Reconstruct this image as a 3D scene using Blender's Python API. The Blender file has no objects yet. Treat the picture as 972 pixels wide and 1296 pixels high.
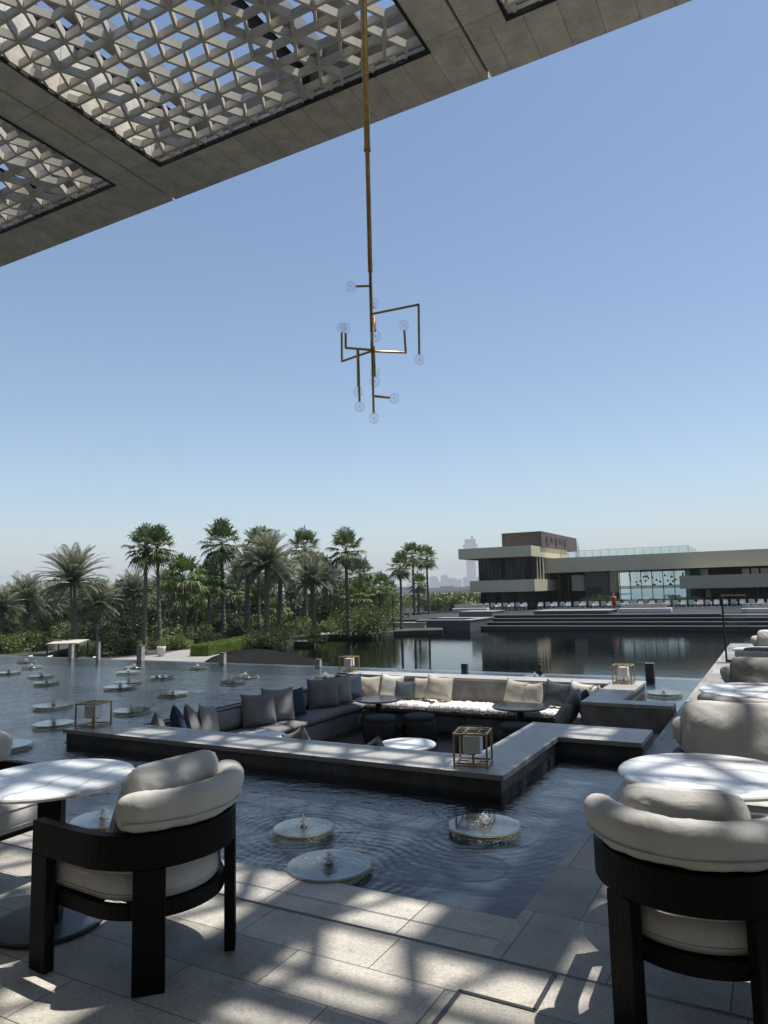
import bpy, math, random
from mathutils import Vector, Matrix, noise
R = math.radians
PI = math.pi
rnd = random.Random(7)
scene = bpy.context.scene
col = scene.collection

# ------------------------------------------------------------------ camera
EYE = Vector((0, 0, 1.6))
YAW, PITCH, ROLL, FPX = R(28.676), R(6.318), R(-1.459), 903.24
fwd = Vector((-math.sin(YAW) * math.cos(PITCH), math.cos(YAW) * math.cos(PITCH), math.sin(PITCH)))
r0 = Vector((math.cos(YAW), math.sin(YAW), 0))
u0 = r0.cross(fwd)
rgt = r0 * math.cos(ROLL) + u0 * math.sin(ROLL)
upv = -r0 * math.sin(ROLL) + u0 * math.cos(ROLL)
cd = bpy.data.cameras.new('camera')
cam = bpy.data.objects.new('camera', cd)
col.objects.link(cam)
m = Matrix((rgt, upv, -fwd)).transposed().to_4x4()
m.translation = EYE
cam.matrix_world = m
cd.sensor_fit = 'VERTICAL'
cd.sensor_height = 24
cd.lens = 24 * FPX / 1296
cd.clip_start = 0.05
cd.clip_end = 20000
scene.camera = cam

# ------------------------------------------------------------------ light
SUN = Vector((0.25, 0.20, 1.0)).normalized()
world = bpy.data.worlds.new('World')
scene.world = world
world.use_nodes = True
wn = world.node_tree
bg = wn.nodes['Background']
sky = wn.nodes.new('ShaderNodeTexSky')
sky.sky_type = 'NISHITA'
sky.sun_disc = False
sky.sun_elevation = math.asin(SUN.z)
sky.sun_rotation = math.atan2(SUN.x, SUN.y)
sky.air_density = 1.0
sky.dust_density = 0.4
sky.ozone_density = 0.5
tint = wn.nodes.new('ShaderNodeMix'); tint.data_type = 'RGBA'; tint.blend_type = 'MULTIPLY'
tint.inputs[0].default_value = 1.0
tint.inputs[7].default_value = (0.955, 1.0, 1.02, 1)
wn.links.new(sky.outputs[0], tint.inputs[6])
wn.links.new(tint.outputs[2], bg.inputs[0])
bg.inputs[1].default_value = 0.105
sd = bpy.data.lights.new('sun', 'SUN')
sd.energy = 5.0
sd.angle = R(0.53)
sd.color = (1.0, 0.955, 0.88)
so = bpy.data.objects.new('sun', sd)
so.rotation_euler = (-SUN).to_track_quat('-Z', 'Y').to_euler()
col.objects.link(so)
scene.view_settings.view_transform = 'Standard'
scene.view_settings.look = 'None'
scene.view_settings.gamma = 1
scene.view_settings.use_curve_mapping = False
scene.view_settings.exposure = 0.5
scene.cycles.max_bounces = 8
scene.cycles.transparent_max_bounces = 24
scene.cycles.volume_bounces = 1
scene.cycles.caustics_reflective = False
scene.cycles.caustics_refractive = False


def ray(px, py):
    return fwd + rgt * ((px - 486) / FPX) - upv * ((py - 648) / FPX)


def at(px, py, z):
    """point of the horizontal plane z seen at a pixel of the photograph"""
    d = ray(px, py)
    return EYE + d * ((z - EYE.z) / d.z)


def far(px, w):
    """ground-plan point at depth w in the direction of column px"""
    d = ray(px, 740)
    return EYE + d * w


# ------------------------------------------------------------------ helpers
def tag(o, label=None, cat=None, group=None, kind=None):
    if label: o['label'] = label
    if cat: o['category'] = cat
    if group: o['group'] = group
    if kind: o['kind'] = kind
    return o


def empty(name, loc, rz=0.0, label=None, cat=None, group=None):
    o = bpy.data.objects.new(name, None)
    o.empty_display_size = 0.2
    col.objects.link(o)
    o.location = loc
    o.rotation_euler = (0, 0, rz)
    return tag(o, label, cat, group)


def copy_tree(o, parent=None):
    c = o.copy()
    col.objects.link(c)
    c.parent = parent
    for ch in [x for x in kids.get(o.name, [])]:
        cc = copy_tree(ch, c)
        kids.setdefault(c.name, []).append(cc)
    return c


kids = {}


class MB:
    def __init__(s):
        s.v = []; s.f = []; s.mi = []; s.cur = 0

    def add(s, vs, fs, M=None):
        n = len(s.v)
        for p in vs:
            p = Vector(p)
            s.v.append(tuple(M @ p) if M else tuple(p))
        for f in fs:
            s.f.append([n + i for i in f]); s.mi.append(s.cur)
        return s

    def box(s, x0, x1, y0, y1, z0, z1, M=None):
        return s.add([(x0, y0, z0), (x1, y0, z0), (x1, y1, z0), (x0, y1, z0), (x0, y0, z1), (x1, y0, z1), (x1, y1, z1), (x0, y1, z1)],
                     [(0, 3, 2, 1), (4, 5, 6, 7), (0, 1, 5, 4), (1, 2, 6, 5), (2, 3, 7, 6), (3, 0, 4, 7)], M)

    def bar(s, a, b, w, h, up=(0, 0, 1)):
        a = Vector(a); b = Vector(b); d = (b - a); L = d.length; d.normalize()
        upv_ = Vector(up)
        if abs(d.dot(upv_)) > 0.98: upv_ = Vector((1, 0, 0))
        sx = d.cross(upv_).normalized(); uz = sx.cross(d)
        M = Matrix((sx, d, uz)).transposed().to_4x4(); M.translation = a
        return s.box(-w / 2, w / 2, 0, L, -h / 2, h / 2, M)

    def prism(s, poly, z0, z1):
        n = len(poly)
        vs = [(x, y, z0) for x, y in poly] + [(x, y, z1) for x, y in poly]
        fs = [list(range(n))[::-1], list(range(n, 2 * n))] + [(i, (i + 1) % n, n + (i + 1) % n, n + i) for i in range(n)]
        return s.add(vs, fs)

    def rect(s, x0, x1, y0, y1, z):
        return s.add([(x0, y0, z), (x1, y0, z), (x1, y1, z), (x0, y1, z)], [(0, 1, 2, 3)])

    def poly(s, pts):
        return s.add(pts, [list(range(len(pts)))])

    def lathe(s, prof, n=32, c=(0, 0, 0), ribs=0, amp=0.0, caps=True):
        vs = []; fs = []
        for (r, z) in prof:
            for i in range(n):
                a = 2 * PI * i / n
                rr = r * (1 + (amp * (1 if i % 2 else -1) if ribs else 0))
                vs.append((c[0] + rr * math.cos(a), c[1] + rr * math.sin(a), c[2] + z))
        m_ = len(prof)
        for j in range(m_ - 1):
            for i in range(n):
                k = (i + 1) % n
                fs.append((j * n + i, j * n + k, (j + 1) * n + k, (j + 1) * n + i))
        if caps:
            fs.append([i for i in range(n)][::-1])
            fs.append([(m_ - 1) * n + i for i in range(n)])
        return s.add(vs, fs)

    def tube(s, pts, rads, n=8, cap=True):
        pts = [Vector(p) for p in pts]
        if not isinstance(rads, (list, tuple)): rads = [rads] * len(pts)
        vs = []; fs = []
        pu = None
        for i, p in enumerate(pts):
            d = (pts[min(i + 1, len(pts) - 1)] - pts[max(i - 1, 0)]).normalized()
            if pu is None:
                pu = d.orthogonal().normalized()
            pu = (pu - d * pu.dot(d)).normalized()
            q = d.cross(pu)
            for k in range(n):
                a = 2 * PI * k / n
                vs.append(p + (pu * math.cos(a) + q * math.sin(a)) * rads[i])
        for j in range(len(pts) - 1):
            for k in range(n):
                l = (k + 1) % n
                fs.append((j * n + k, j * n + l, (j + 1) * n + l, (j + 1) * n + k))
        if cap:
            fs.append(list(range(n))[::-1]); fs.append([(len(pts) - 1) * n + k for k in range(n)])
        return s.add(vs, fs)

    def ball(s, c, r, n=10, m=6, sz=1.0):
        prof = []
        vs = [(c[0], c[1], c[2] - r * sz)]; fs = []
        for j in range(1, m):
            a = -PI / 2 + PI * j / m
            for i in range(n):
                b = 2 * PI * i / n
                vs.append((c[0] + r * math.cos(a) * math.cos(b), c[1] + r * math.cos(a) * math.sin(b), c[2] + r * math.sin(a) * sz))
        vs.append((c[0], c[1], c[2] + r * sz))
        for i in range(n):
            fs.append((0, 1 + (i + 1) % n, 1 + i))
            fs.append((len(vs) - 1, 1 + (m - 2) * n + i, 1 + (m - 2) * n + (i + 1) % n))
        for j in range(m - 2):
            for i in range(n):
                k = (i + 1) % n
                fs.append((1 + j * n + i, 1 + j * n + k, 1 + (j + 1) * n + k, 1 + (j + 1) * n + i))
        return s.add(vs, fs)

    def build(s, name, mats, parent=None, smooth=False, bevel=0.0, loc=None, segs=2, angle=None):
        me = bpy.data.meshes.new(name)
        me.from_pydata(s.v, [], s.f)
        if not isinstance(mats, (list, tuple)): mats = [mats]
        for mt in mats: me.materials.append(mt)
        if len(mats) > 1: me.polygons.foreach_set('material_index', s.mi)
        if smooth: me.polygons.foreach_set('use_smooth', [True] * len(me.polygons))
        me.update()
        o = bpy.data.objects.new(name, me)
        col.objects.link(o)
        if parent:
            o.parent = parent
            kids.setdefault(parent.name, []).append(o)
        if loc: o.location = loc
        if bevel:
            b = o.modifiers.new('bevel', 'BEVEL'); b.width = bevel; b.segments = segs; b.limit_method = 'ANGLE'
            b.angle_limit = R(35)
        return o


ORD = ['first', 'second', 'third', 'fourth', 'fifth', 'sixth', 'seventh', 'eighth', 'ninth', 'tenth', 'eleventh', 'twelfth']

# ------------------------------------------------------------------ materials
def mat(name):
    m_ = bpy.data.materials.new(name); m_.use_nodes = True
    nt = m_.node_tree
    return m_, nt, nt.nodes['Principled BSDF']


def N(nt, t, **kw):
    n = nt.nodes.new('ShaderNode' + t)
    for k, v in kw.items():
        if k in n.inputs: n.inputs[k].default_value = v
        else: setattr(n, k, v)
    return n


def coords(nt, scale=(1, 1, 1), kind='Object', rot=(0, 0, 0)):
    tc = nt.nodes.new('ShaderNodeTexCoord'); mp = nt.nodes.new('ShaderNodeMapping')
    mp.inputs['Scale'].default_value = scale
    mp.inputs['Rotation'].default_value = rot
    nt.links.new(tc.outputs[kind], mp.inputs[0])
    return mp.outputs[0]


def ramp(nt, fac, stops):
    r_ = nt.nodes.new('ShaderNodeValToRGB')
    el = r_.color_ramp.elements
    while len(el) < len(stops): el.new(0.5)
    for e, (p, c) in zip(el, stops):
        e.position = p; e.color = (*c, 1) if len(c) == 3 else c
    nt.links.new(fac, r_.inputs[0])
    return r_.outputs[0]


def mixc(nt, fac, a, b, mode='MIX'):
    n = nt.nodes.new('ShaderNodeMix'); n.data_type = 'RGBA'; n.blend_type = mode
    for i, v in ((0, fac), (6, a), (7, b)):
        if hasattr(v, 'links') or hasattr(v, 'is_linked'): nt.links.new(v, n.inputs[i])
        else: n.inputs[i].default_value = v if i == 0 else (*v, 1)
    return n.outputs[2]


def plain(name, c, rough=0.6, var=0.25, scale=6.0, metal=0.0, bump=0.0, bscale=60, stretch=(1, 1, 1), kind='Object', spec=0.5, coat=0.0):
    m_, nt, p = mat(name)
    co = coords(nt, stretch, kind)
    n1 = N(nt, 'TexNoise', Scale=scale, Detail=6.0, Roughness=0.6)
    nt.links.new(co, n1.inputs['Vector'])
    lo = [x * (1 - var) for x in c]; hi = [min(1, x * (1 + var)) for x in c]
    nt.links.new(ramp(nt, n1.outputs[0], [(0.3, lo), (0.7, hi)]), p.inputs['Base Color'])
    p.inputs['Roughness'].default_value = rough
    p.inputs['Metallic'].default_value = metal
    p.inputs['Specular IOR Level'].default_value = spec
    if coat: p.inputs['Coat Weight'].default_value = coat
    if bump:
        n2 = N(nt, 'TexNoise', Scale=bscale, Detail=5.0)
        nt.links.new(co, n2.inputs['Vector'])
        b = N(nt, 'Bump', Strength=bump, Distance=0.01)
        nt.links.new(n2.outputs[0], b.inputs['Height'])
        nt.links.new(b.outputs[0], p.inputs['Normal'])
    return m_


def stone_tiles(name, c, w, h, off=0.5, mortar=0.006, rough=0.55, shift=(0, 0, 0), var=0.22, speck=0.28, mcol=(0.05, 0.048, 0.045), pits=0.0):
    m_, nt, p = mat(name)
    tc = nt.nodes.new('ShaderNodeTexCoord'); mp = nt.nodes.new('ShaderNodeMapping')
    mp.inputs['Location'].default_value = shift
    nt.links.new(tc.outputs['Object'], mp.inputs[0])
    co = mp.outputs[0]
    br = N(nt, 'TexBrick', Scale=1.0, offset=off, **{'Mortar Size': mortar, 'Brick Width': w, 'Row Height': h, 'Mortar Smooth': 0.1, 'Bias': 0.0})
    br.inputs['Color1'].default_value = (*[x * (1 - var * 0.6) for x in c], 1)
    br.inputs['Color2'].default_value = (*[min(1, x * (1 + var * 0.6)) for x in c], 1)
    br.inputs['Mortar'].default_value = (*mcol, 1)
    nt.links.new(co, br.inputs['Vector'])
    n1 = N(nt, 'TexNoise', Scale=2.3, Detail=8.0, Roughness=0.65)
    n2 = N(nt, 'TexNoise', Scale=75.0, Detail=3.0, Roughness=0.7)
    n3 = N(nt, 'TexNoise', Scale=14.0, Detail=8.0, Roughness=0.75)
    for n in (n1, n2, n3): nt.links.new(co, n.inputs['Vector'])
    a = mixc(nt, 1.0, br.outputs['Color'], ramp(nt, n1.outputs[0], [(0.3, (0.72, 0.72, 0.74)), (0.7, (1.15, 1.13, 1.08))]), 'MULTIPLY')
    a = mixc(nt, speck, a, ramp(nt, n2.outputs[0], [(0.36, (0.3, 0.3, 0.3)), (0.5, (1, 1, 1)), (0.66, (1.7, 1.7, 1.65))]), 'MULTIPLY')
    a = mixc(nt, 0.6, a, ramp(nt, n3.outputs[0], [(0.34, (0.55, 0.54, 0.52)), (0.45, (1, 1, 1)), (0.7, (1.12, 1.1, 1.06))]), 'MULTIPLY')
    if pits:
        vo = N(nt, 'TexVoronoi', Scale=38.0); nv = N(nt, 'TexNoise', Scale=7.0, Detail=5.0, Roughness=.7)
        wp = N(nt, 'TexNoise', Scale=30.0, Detail=4.0)
        mxv = nt.nodes.new('ShaderNodeMix'); mxv.data_type = 'VECTOR'; mxv.inputs[0].default_value = 0.06
        nt.links.new(co, mxv.inputs[4]); nt.links.new(co, wp.inputs['Vector']); nt.links.new(wp.outputs['Color'], mxv.inputs[5])
        nt.links.new(mxv.outputs[1], vo.inputs['Vector']); nt.links.new(co, nv.inputs['Vector'])
        pm = mixc(nt, 1.0, ramp(nt, vo.outputs['Distance'], [(0.10, (0, 0, 0)), (0.28, (1, 1, 1))]), ramp(nt, nv.outputs[0], [(0.50, (1, 1, 1)), (0.60, (0, 0, 0))]), 'LIGHTEN')
        a = mixc(nt, pits, a, ramp(nt, pm, [(0.0, (0.25, 0.24, 0.22)), (1.0, (1, 1, 1))]), 'MULTIPLY')
        n5 = N(nt, 'TexNoise', Scale=0.9, Detail=7.0, Roughness=0.7); nt.links.new(co, n5.inputs['Vector'])
        a = mixc(nt, 0.8, a, ramp(nt, n5.outputs[0], [(0.36, (0.62, 0.61, 0.58)), (0.5, (1, 1, 1)), (0.64, (1.1, 1.09, 1.06))]), 'MULTIPLY')
    nt.links.new(a, p.inputs['Base Color'])
    nt.links.new(ramp(nt, n3.outputs[0], [(0.3, (rough - .12,) * 3), (0.7, (rough + .15,) * 3)]), p.inputs['Roughness'])
    b1 = N(nt, 'Bump', Strength=0.35, Distance=0.004)
    nt.links.new(n3.outputs[0], b1.inputs['Height'])
    b = N(nt, 'Bump', Strength=0.6, Distance=0.004, invert=True)
    nt.links.new(br.outputs['Fac'], b.inputs['Height'])
    nt.links.new(b1.outputs[0], b.inputs['Normal'])
    nt.links.new(b.outputs[0], p.inputs['Normal'])
    return m_


def water(name, tint, bumps, rough=0.02, ior=1.33, strength=0.25, rings=()):
    m_, nt, p = mat(name)
    nt.nodes.remove(p)
    out = nt.nodes['Material Output']
    co = coords(nt)
    h = None
    for (sc, st, wgt) in bumps:
        mp = nt.nodes.new('ShaderNodeMapping'); mp.inputs['Scale'].default_value = st
        nt.links.new(co, mp.inputs[0])
        n = N(nt, 'TexNoise', Scale=sc, Detail=3.0, Roughness=0.55)
        nt.links.new(mp.outputs[0], n.inputs['Vector'])
        mu = N(nt, 'Math', operation='MULTIPLY'); mu.inputs[1].default_value = wgt
        nt.links.new(n.outputs[0], mu.inputs[0])
        if h is None: h = mu.outputs[0]
        else:
            ad = N(nt, 'Math', operation='ADD'); nt.links.new(h, ad.inputs[0]); nt.links.new(mu.outputs[0], ad.inputs[1]); h = ad.outputs[0]
    def mth(op, a, b_=None):
        n_ = N(nt, 'Math', operation=op)
        for i_, v_ in enumerate((a, b_)):
            if v_ is None: continue
            if isinstance(v_, (int, float)): n_.inputs[i_].default_value = v_
            else: nt.links.new(v_, n_.inputs[i_])
        return n_.outputs[0]
    for (rx, ry, amp) in rings:
        vd = N(nt, 'VectorMath', operation='DISTANCE'); nt.links.new(co, vd.inputs[0]); vd.inputs[1].default_value = (rx, ry, WZ_)
        dist = vd.outputs['Value']
        wob = N(nt, 'TexNoise', Scale=4.0); nt.links.new(co, wob.inputs['Vector'])
        ph = mth('ADD', mth('MULTIPLY', dist, 95.0), mth('MULTIPLY', wob.outputs[0], 9.0))
        h = mth('ADD', h, mth('MULTIPLY', mth('MULTIPLY', mth('SINE', ph), mth('POWER', 2.718, mth('MULTIPLY', dist, -3.2))), amp))
    if rings:
        sx = nt.nodes.new('ShaderNodeSeparateXYZ'); nt.links.new(co, sx.inputs[0])
        mr = N(nt, 'MapRange'); nt.links.new(sx.outputs[0], mr.inputs[0])
        for i_, v_ in ((1, -1.3), (2, -4.2), (3, 0.28), (4, 1.0)): mr.inputs[i_].default_value = v_
        h = mth('MULTIPLY', h, mr.outputs[0])
    b = N(nt, 'Bump', Strength=strength, Distance=0.05)
    nt.links.new(h, b.inputs['Height'])
    fr = N(nt, 'Fresnel', IOR=ior); nt.links.new(b.outputs[0], fr.inputs['Normal'])
    tr = N(nt, 'BsdfTransparent'); tr.inputs[0].default_value = (*tint, 1)
    gl = N(nt, 'BsdfGlossy', Roughness=rough); gl.inputs[0].default_value = (1, 1, 1, 1)
    nt.links.new(b.outputs[0], gl.inputs['Normal'])
    mx = N(nt, 'MixShader')
    nt.links.new(fr.outputs[0], mx.inputs[0]); nt.links.new(tr.outputs[0], mx.inputs[1]); nt.links.new(gl.outputs[0], mx.inputs[2])
    nt.links.new(mx.outputs[0], out.inputs[0])
    return m_


def glassy(name, tint=(0.95, 0.97, 0.97), ior=1.5, rough=0.0, milk=0.0, milkcol=(0.7, 0.7, 0.65), boost=1.0):
    m_, nt, p = mat(name)
    out = nt.nodes['Material Output']
    lw = N(nt, 'LayerWeight', Blend=0.5)
    pw = N(nt, 'Math', operation='POWER'); pw.inputs[1].default_value = 4.0; nt.links.new(lw.outputs['Facing'], pw.inputs[0])
    f0 = ((ior - 1) / (ior + 1)) ** 2
    mu = N(nt, 'Math', operation='MULTIPLY_ADD'); mu.inputs[1].default_value = boost * 0.8; mu.inputs[2].default_value = f0; mu.use_clamp = True
    nt.links.new(pw.outputs[0], mu.inputs[0])
    tr = N(nt, 'BsdfTransparent'); tr.inputs[0].default_value = (*tint, 1)
    gl = N(nt, 'BsdfGlossy', Roughness=rough)
    p.inputs['Base Color'].default_value = (*milkcol, 1); p.inputs['Roughness'].default_value = 0.12
    m1 = N(nt, 'MixShader'); m1.inputs[0].default_value = milk
    nt.links.new(tr.outputs[0], m1.inputs[1]); nt.links.new(p.outputs[0], m1.inputs[2])
    m2 = N(nt, 'MixShader')
    nt.links.new(mu.outputs[0], m2.inputs[0]); nt.links.new(m1.outputs[0], m2.inputs[1]); nt.links.new(gl.outputs[0], m2.inputs[2])
    nt.links.new(m2.outputs[0], out.inputs[0])
    return m_


def fabric(name, c, weave=420, var=0.1, sheen=0.3):
    m_, nt, p = mat(name)
    co = coords(nt)
    n1 = N(nt, 'TexNoise', Scale=5.0, Detail=5.0)
    n2 = N(nt, 'TexNoise', Scale=weave, Detail=2.0)
    n3 = N(nt, 'TexNoise', Scale=9.0, Detail=4.0, Distortion=1.2)
    for n in (n1, n2, n3): nt.links.new(co, n.inputs['Vector'])
    a = ramp(nt, n1.outputs[0], [(0.3, [x * (1 - var) for x in c]), (0.7, [min(1, x * (1 + var)) for x in c])])
    a = mixc(nt, 0.5, a, ramp(nt, n2.outputs[0], [(0.3, (0.8, 0.8, 0.8)), (0.7, (1.15, 1.15, 1.15))]), 'MULTIPLY')
    nt.links.new(a, p.inputs['Base Color'])
    p.inputs['Roughness'].default_value = 0.9
    p.inputs['Specular IOR Level'].default_value = 0.15
    b0 = N(nt, 'Bump', Strength=0.38, Distance=0.02); nt.links.new(n3.outputs[0], b0.inputs['Height'])
    b = N(nt, 'Bump', Strength=0.25, Distance=0.002); nt.links.new(n2.outputs[0], b.inputs['Height']); nt.links.new(b0.outputs[0], b.inputs['Normal'])
    nt.links.new(b.outputs[0], p.inputs['Normal'])
    return m_


def marble(name, base, vein, rough=0.22):
    m_, nt, p = mat(name)
    co = coords(nt, (1, 1, 1), 'Object', (0, 0, 0.5))
    n0 = N(nt, 'TexNoise', Scale=2.2, Detail=9.0, Roughness=0.62, Distortion=1.1)
    n1 = N(nt, 'TexNoise', Scale=5.5, Detail=9.0, Roughness=0.6, Distortion=2.0)
    w = N(nt, 'TexWave', Scale=1.3, Distortion=9.0, Detail=5.0); w.inputs['Detail Scale'].default_value = 1.6
    for n in (n0, n1, w): nt.links.new(co, n.inputs['Vector'])
    v = ramp(nt, w.outputs[1], [(0.0, vein), (0.035, [(a + b) / 2 for a, b in zip(vein, base)]), (0.12, base)])
    a = mixc(nt, 1.0, v, ramp(nt, n0.outputs[0], [(0.35, (0.8, 0.81, 0.83)), (0.6, (1, 1, 1))]), 'MULTIPLY')
    a = mixc(nt, 0.7, a, ramp(nt, n1.outputs[0], [(0.40, (0.93, .93, .93)), (0.495, (0.9, .9, .9)), (0.5, (0.62, 0.62, 0.62)), (0.51, (1, 1, 1))]), 'MULTIPLY')
    nt.links.new(a, p.inputs['Base Color'])
    p.inputs['Roughness'].default_value = rough
    return m_


def leaf(name, c, c2, scale=3.0):
    m_, nt, p = mat(name)
    out = nt.nodes['Material Output']
    ge = nt.nodes.new('ShaderNodeNewGeometry')
    co = coords(nt)
    n1 = N(nt, 'TexNoise', Scale=scale, Detail=3.0); nt.links.new(co, n1.inputs['Vector'])
    ad = N(nt, 'Math', operation='ADD'); nt.links.new(n1.outputs[0], ad.inputs[0])
    mu = N(nt, 'Math', operation='MULTIPLY'); mu.inputs[1].default_value = 0.5
    nt.links.new(ge.outputs['Random Per Island'], mu.inputs[0]); nt.links.new(mu.outputs[0], ad.inputs[1])
    cc = ramp(nt, ad.outputs[0], [(0.45, c), (0.95, c2)])
    nt.links.new(cc, p.inputs['Base Color'])
    p.inputs['Roughness'].default_value = 0.5
    p.inputs['Specular IOR Level'].default_value = 0.35
    tl = N(nt, 'BsdfTranslucent'); nt.links.new(cc, tl.inputs[0])
    mx = N(nt, 'MixShader'); mx.inputs[0].default_value = 0.25
    nt.links.new(p.outputs[0], mx.inputs[1]); nt.links.new(tl.outputs[0], mx.inputs[2]); nt.links.new(mx.outputs[0], out.inputs[0])
    return m_


M = {}
WZ_ = -0.03
M['deck'] = stone_tiles('deck_stone', (0.325, 0.312, 0.285), 0.72, 0.31, 0.5, 0.0025, shift=(0.22, 0.0, 0), pits=0.7, var=0.6)
M['deck_edge'] = stone_tiles('deck_edge_stone', (0.37, 0.358, 0.33), 0.8, 0.6, 0.0, 0.003, shift=(0.1, 0.1, 0), pits=0.4, var=0.45)
M['deck_side'] = stone_tiles('deck_side_stone', (0.285, 0.276, 0.255), 0.45, 0.62, 0.5, 0.003, shift=(0.28, 0.1, 0), pits=0.5, var=0.5)
M['joint'] = plain('dark_joint', (0.02, 0.02, 0.02), 0.5)
M['pool_tile'] = stone_tiles('pool_tile', (0.024, 0.029, 0.037), 0.6, 0.6, 0.0, 0.006, rough=0.6, mcol=(0.012, 0.012, 0.014))
M['water'] = water('pool_water', (0.72, 0.80, 0.86), [(2.2, (1, 1.7, 1), 0.8), (6.0, (1, 1.5, 1), 0.5), (17.0, (1, 1.3, 1), 0.25), (45.0, (1, 1, 1), 0.1)], 0.01, strength=0.36, rings=((-2.97, 4.17, .30), (-2.44, 3.68, .35), (-1.87, 4.72, .25)))
M['canal'] = water('canal_water', (0.10, 0.13, 0.15), [(1.3, (1, 1.6, 1), 0.6), (4.0, (1, 1.8, 1), 0.35)], 0.01, ior=1.18, strength=0.12)
M['sea'] = plain('sea_water', (0.15, 0.18, 0.19), 0.5, 0.15, 0.02)
M['canal_bed'] = plain('canal_bed', (0.02, 0.024, 0.026), 0.9)
M['lounge_top'] = stone_tiles('lounge_coping', (0.36, 0.355, 0.345), 1.2, 1.2, 0.0, 0.0025, rough=0.36, speck=0.12, shift=(0.4, 0.35, 0), mcol=(0.12, 0.12, 0.12))
M['lounge_side'] = plain('lounge_wall_dark', (0.075, 0.075, 0.075), 0.6, 0.4, 5, bump=0.3)
M['lounge_in'] = plain('lounge_wall_inner', (0.15, 0.15, 0.145), 0.7, 0.4, 4.5, bump=0.3)
M['lounge_floor'] = stone_tiles('lounge_floor', (0.10, 0.10, 0.10), 0.6, 0.6, 0.5, 0.004)
M['soffit'] = stone_tiles('soffit_front', (0.74, 0.695, 0.60), 0.62, 30, 0.0, 0.008, rough=0.7, speck=0.1, shift=(0.1, 15.2, 0), mcol=(0.36, 0.34, 0.29), var=0.12)
M['soffit_strip'] = stone_tiles('soffit_strip', (0.74, 0.695, 0.60), 30, 1.25, 0.0, 0.008, rough=0.7, speck=0.1, shift=(15.0, 0.3, 0), mcol=(0.36, 0.34, 0.29), var=0.12)
M['roof_stone'] = plain('roof_stone', (0.42, 0.39, 0.33), 0.8, 0.12, 1.5)
M['lattice'] = plain('lattice_paint', (0.62, 0.585, 0.50), 0.6, 0.08, 3)
M['roof_shade'] = plain('roof_shade_brown', (0.17, 0.14, 0.12), 0.7, 0.1, 2)  # shade on the front border's inner face, put into a dark brown
M['roof_grey'] = plain('roof_beam_grey', (0.22, 0.21, 0.21), 0.7, 0.1, 2)
M['light_block'] = plain('light_block_stone', (0.16, 0.15, 0.13), 0.8, 0.15, 1.5)
M['black'] = plain('black_trim', (0.012, 0.012, 0.012), 0.5)
M['wood'] = plain('black_stained_oak', (0.0028, 0.0026, 0.0026), 0.5, 0.4, 9, bump=0.5, bscale=14, stretch=(14, 14, .8), spec=0.13)
M['cream_fab'] = fabric('cream_linen', (0.46, 0.45, 0.425))
M['grey_fab'] = fabric('grey_linen', (0.18, 0.18, 0.185))
M['mid_fab'] = fabric('light_grey_linen', (0.24, 0.235, 0.225))
M['beige_fab'] = fabric('beige_linen', (0.42, 0.39, 0.34))
M['white_fab'] = fabric('white_linen', (0.62, 0.60, 0.56))
M['navy_fab'] = fabric('navy_linen', (0.035, 0.055, 0.085))
M['slate_fab'] = fabric('slate_linen', (0.07, 0.09, 0.11))
M['fur'] = plain('sheepskin', (0.82, 0.80, 0.76), 0.95, 0.06, 20, bump=0.5, bscale=90, spec=0.1)
M['marble'] = marble('white_marble', (0.74, 0.745, 0.75), (0.42, 0.43, 0.44))
M['grey_marble'] = marble('grey_marble', (0.23, 0.235, 0.24), (0.12, 0.12, 0.12), 0.18)
M['brass'] = plain('aged_brass', (0.42, 0.28, 0.11), 0.27, 0.25, 8, metal=1.0)
M['bronze'] = plain('bronze_frame', (0.40, 0.29, 0.155), 0.4, 0.3, 30, metal=0.8)
M['globe'] = glassy('clear_globe', (0.985, 0.98, 0.98), 1.35, 0.04, 0.0, (0.9, 0.9, 0.9), 0.7)
M['disc'] = glassy('acrylic_disc', (0.8, 0.84, 0.84), 1.4, 0.06, 0.14, (0.26, 0.28, 0.26))
M['disc_edge'] = glassy('acrylic_edge', (0.8, 0.75, 0.55), 1.45, 0.05, 0.30, (0.46, 0.44, 0.34))
M['drops'] = glassy('water_drops', (0.96, 0.97, 0.98), 1.6, 0.08, 0.35, (0.9, 0.93, 0.95), 1.2)
M['candle'] = plain('milk_glass', (0.82, 0.81, 0.77), 0.35, 0.05, 4)
M['rattan'] = plain('dark_rattan', (0.010, 0.0095, 0.0095), 0.6, 0.5, 40, bump=0.6, bscale=80)
M['bollard'] = plain('bollard_stone', (0.08, 0.082, 0.085), 0.6, 0.3, 10)
M['bollard_pale'] = plain('bollard_concrete', (0.42, 0.41, 0.39), 0.8, 0.3, 10)
M['bground'] = plain('bank_soil', (0.045, 0.045, 0.03), 0.95, 0.4, 0.5)
M['paving'] = plain('bank_paving', (0.24, 0.23, 0.21), 0.8, 0.15, 1)
M['darkpave'] = plain('dark_apron', (0.012, 0.0115, 0.011), 0.95, 0.3, 1.5, spec=0.05)
M['terrace'] = stone_tiles('terrace_stone', (0.018, 0.018, 0.019), 2.4, 1.2, 0.5, 0.02)
M['terrace_nose'] = plain('step_nosing', (0.22, 0.22, 0.215), 0.6, 0.1)
M['fascia'] = plain('far_fascia', (0.50, 0.445, 0.315), 0.7, 0.05, 0.5, stretch=(1, 1, .3))
M['fascia_grey'] = plain('far_fascia_grey', (0.34, 0.31, 0.24), 0.7, 0.06, 0.3)
M['brownclad'] = plain('brown_cladding', (0.075, 0.055, 0.045), 0.6, 0.2, 0.8, stretch=(4, 4, 0.3))
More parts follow.
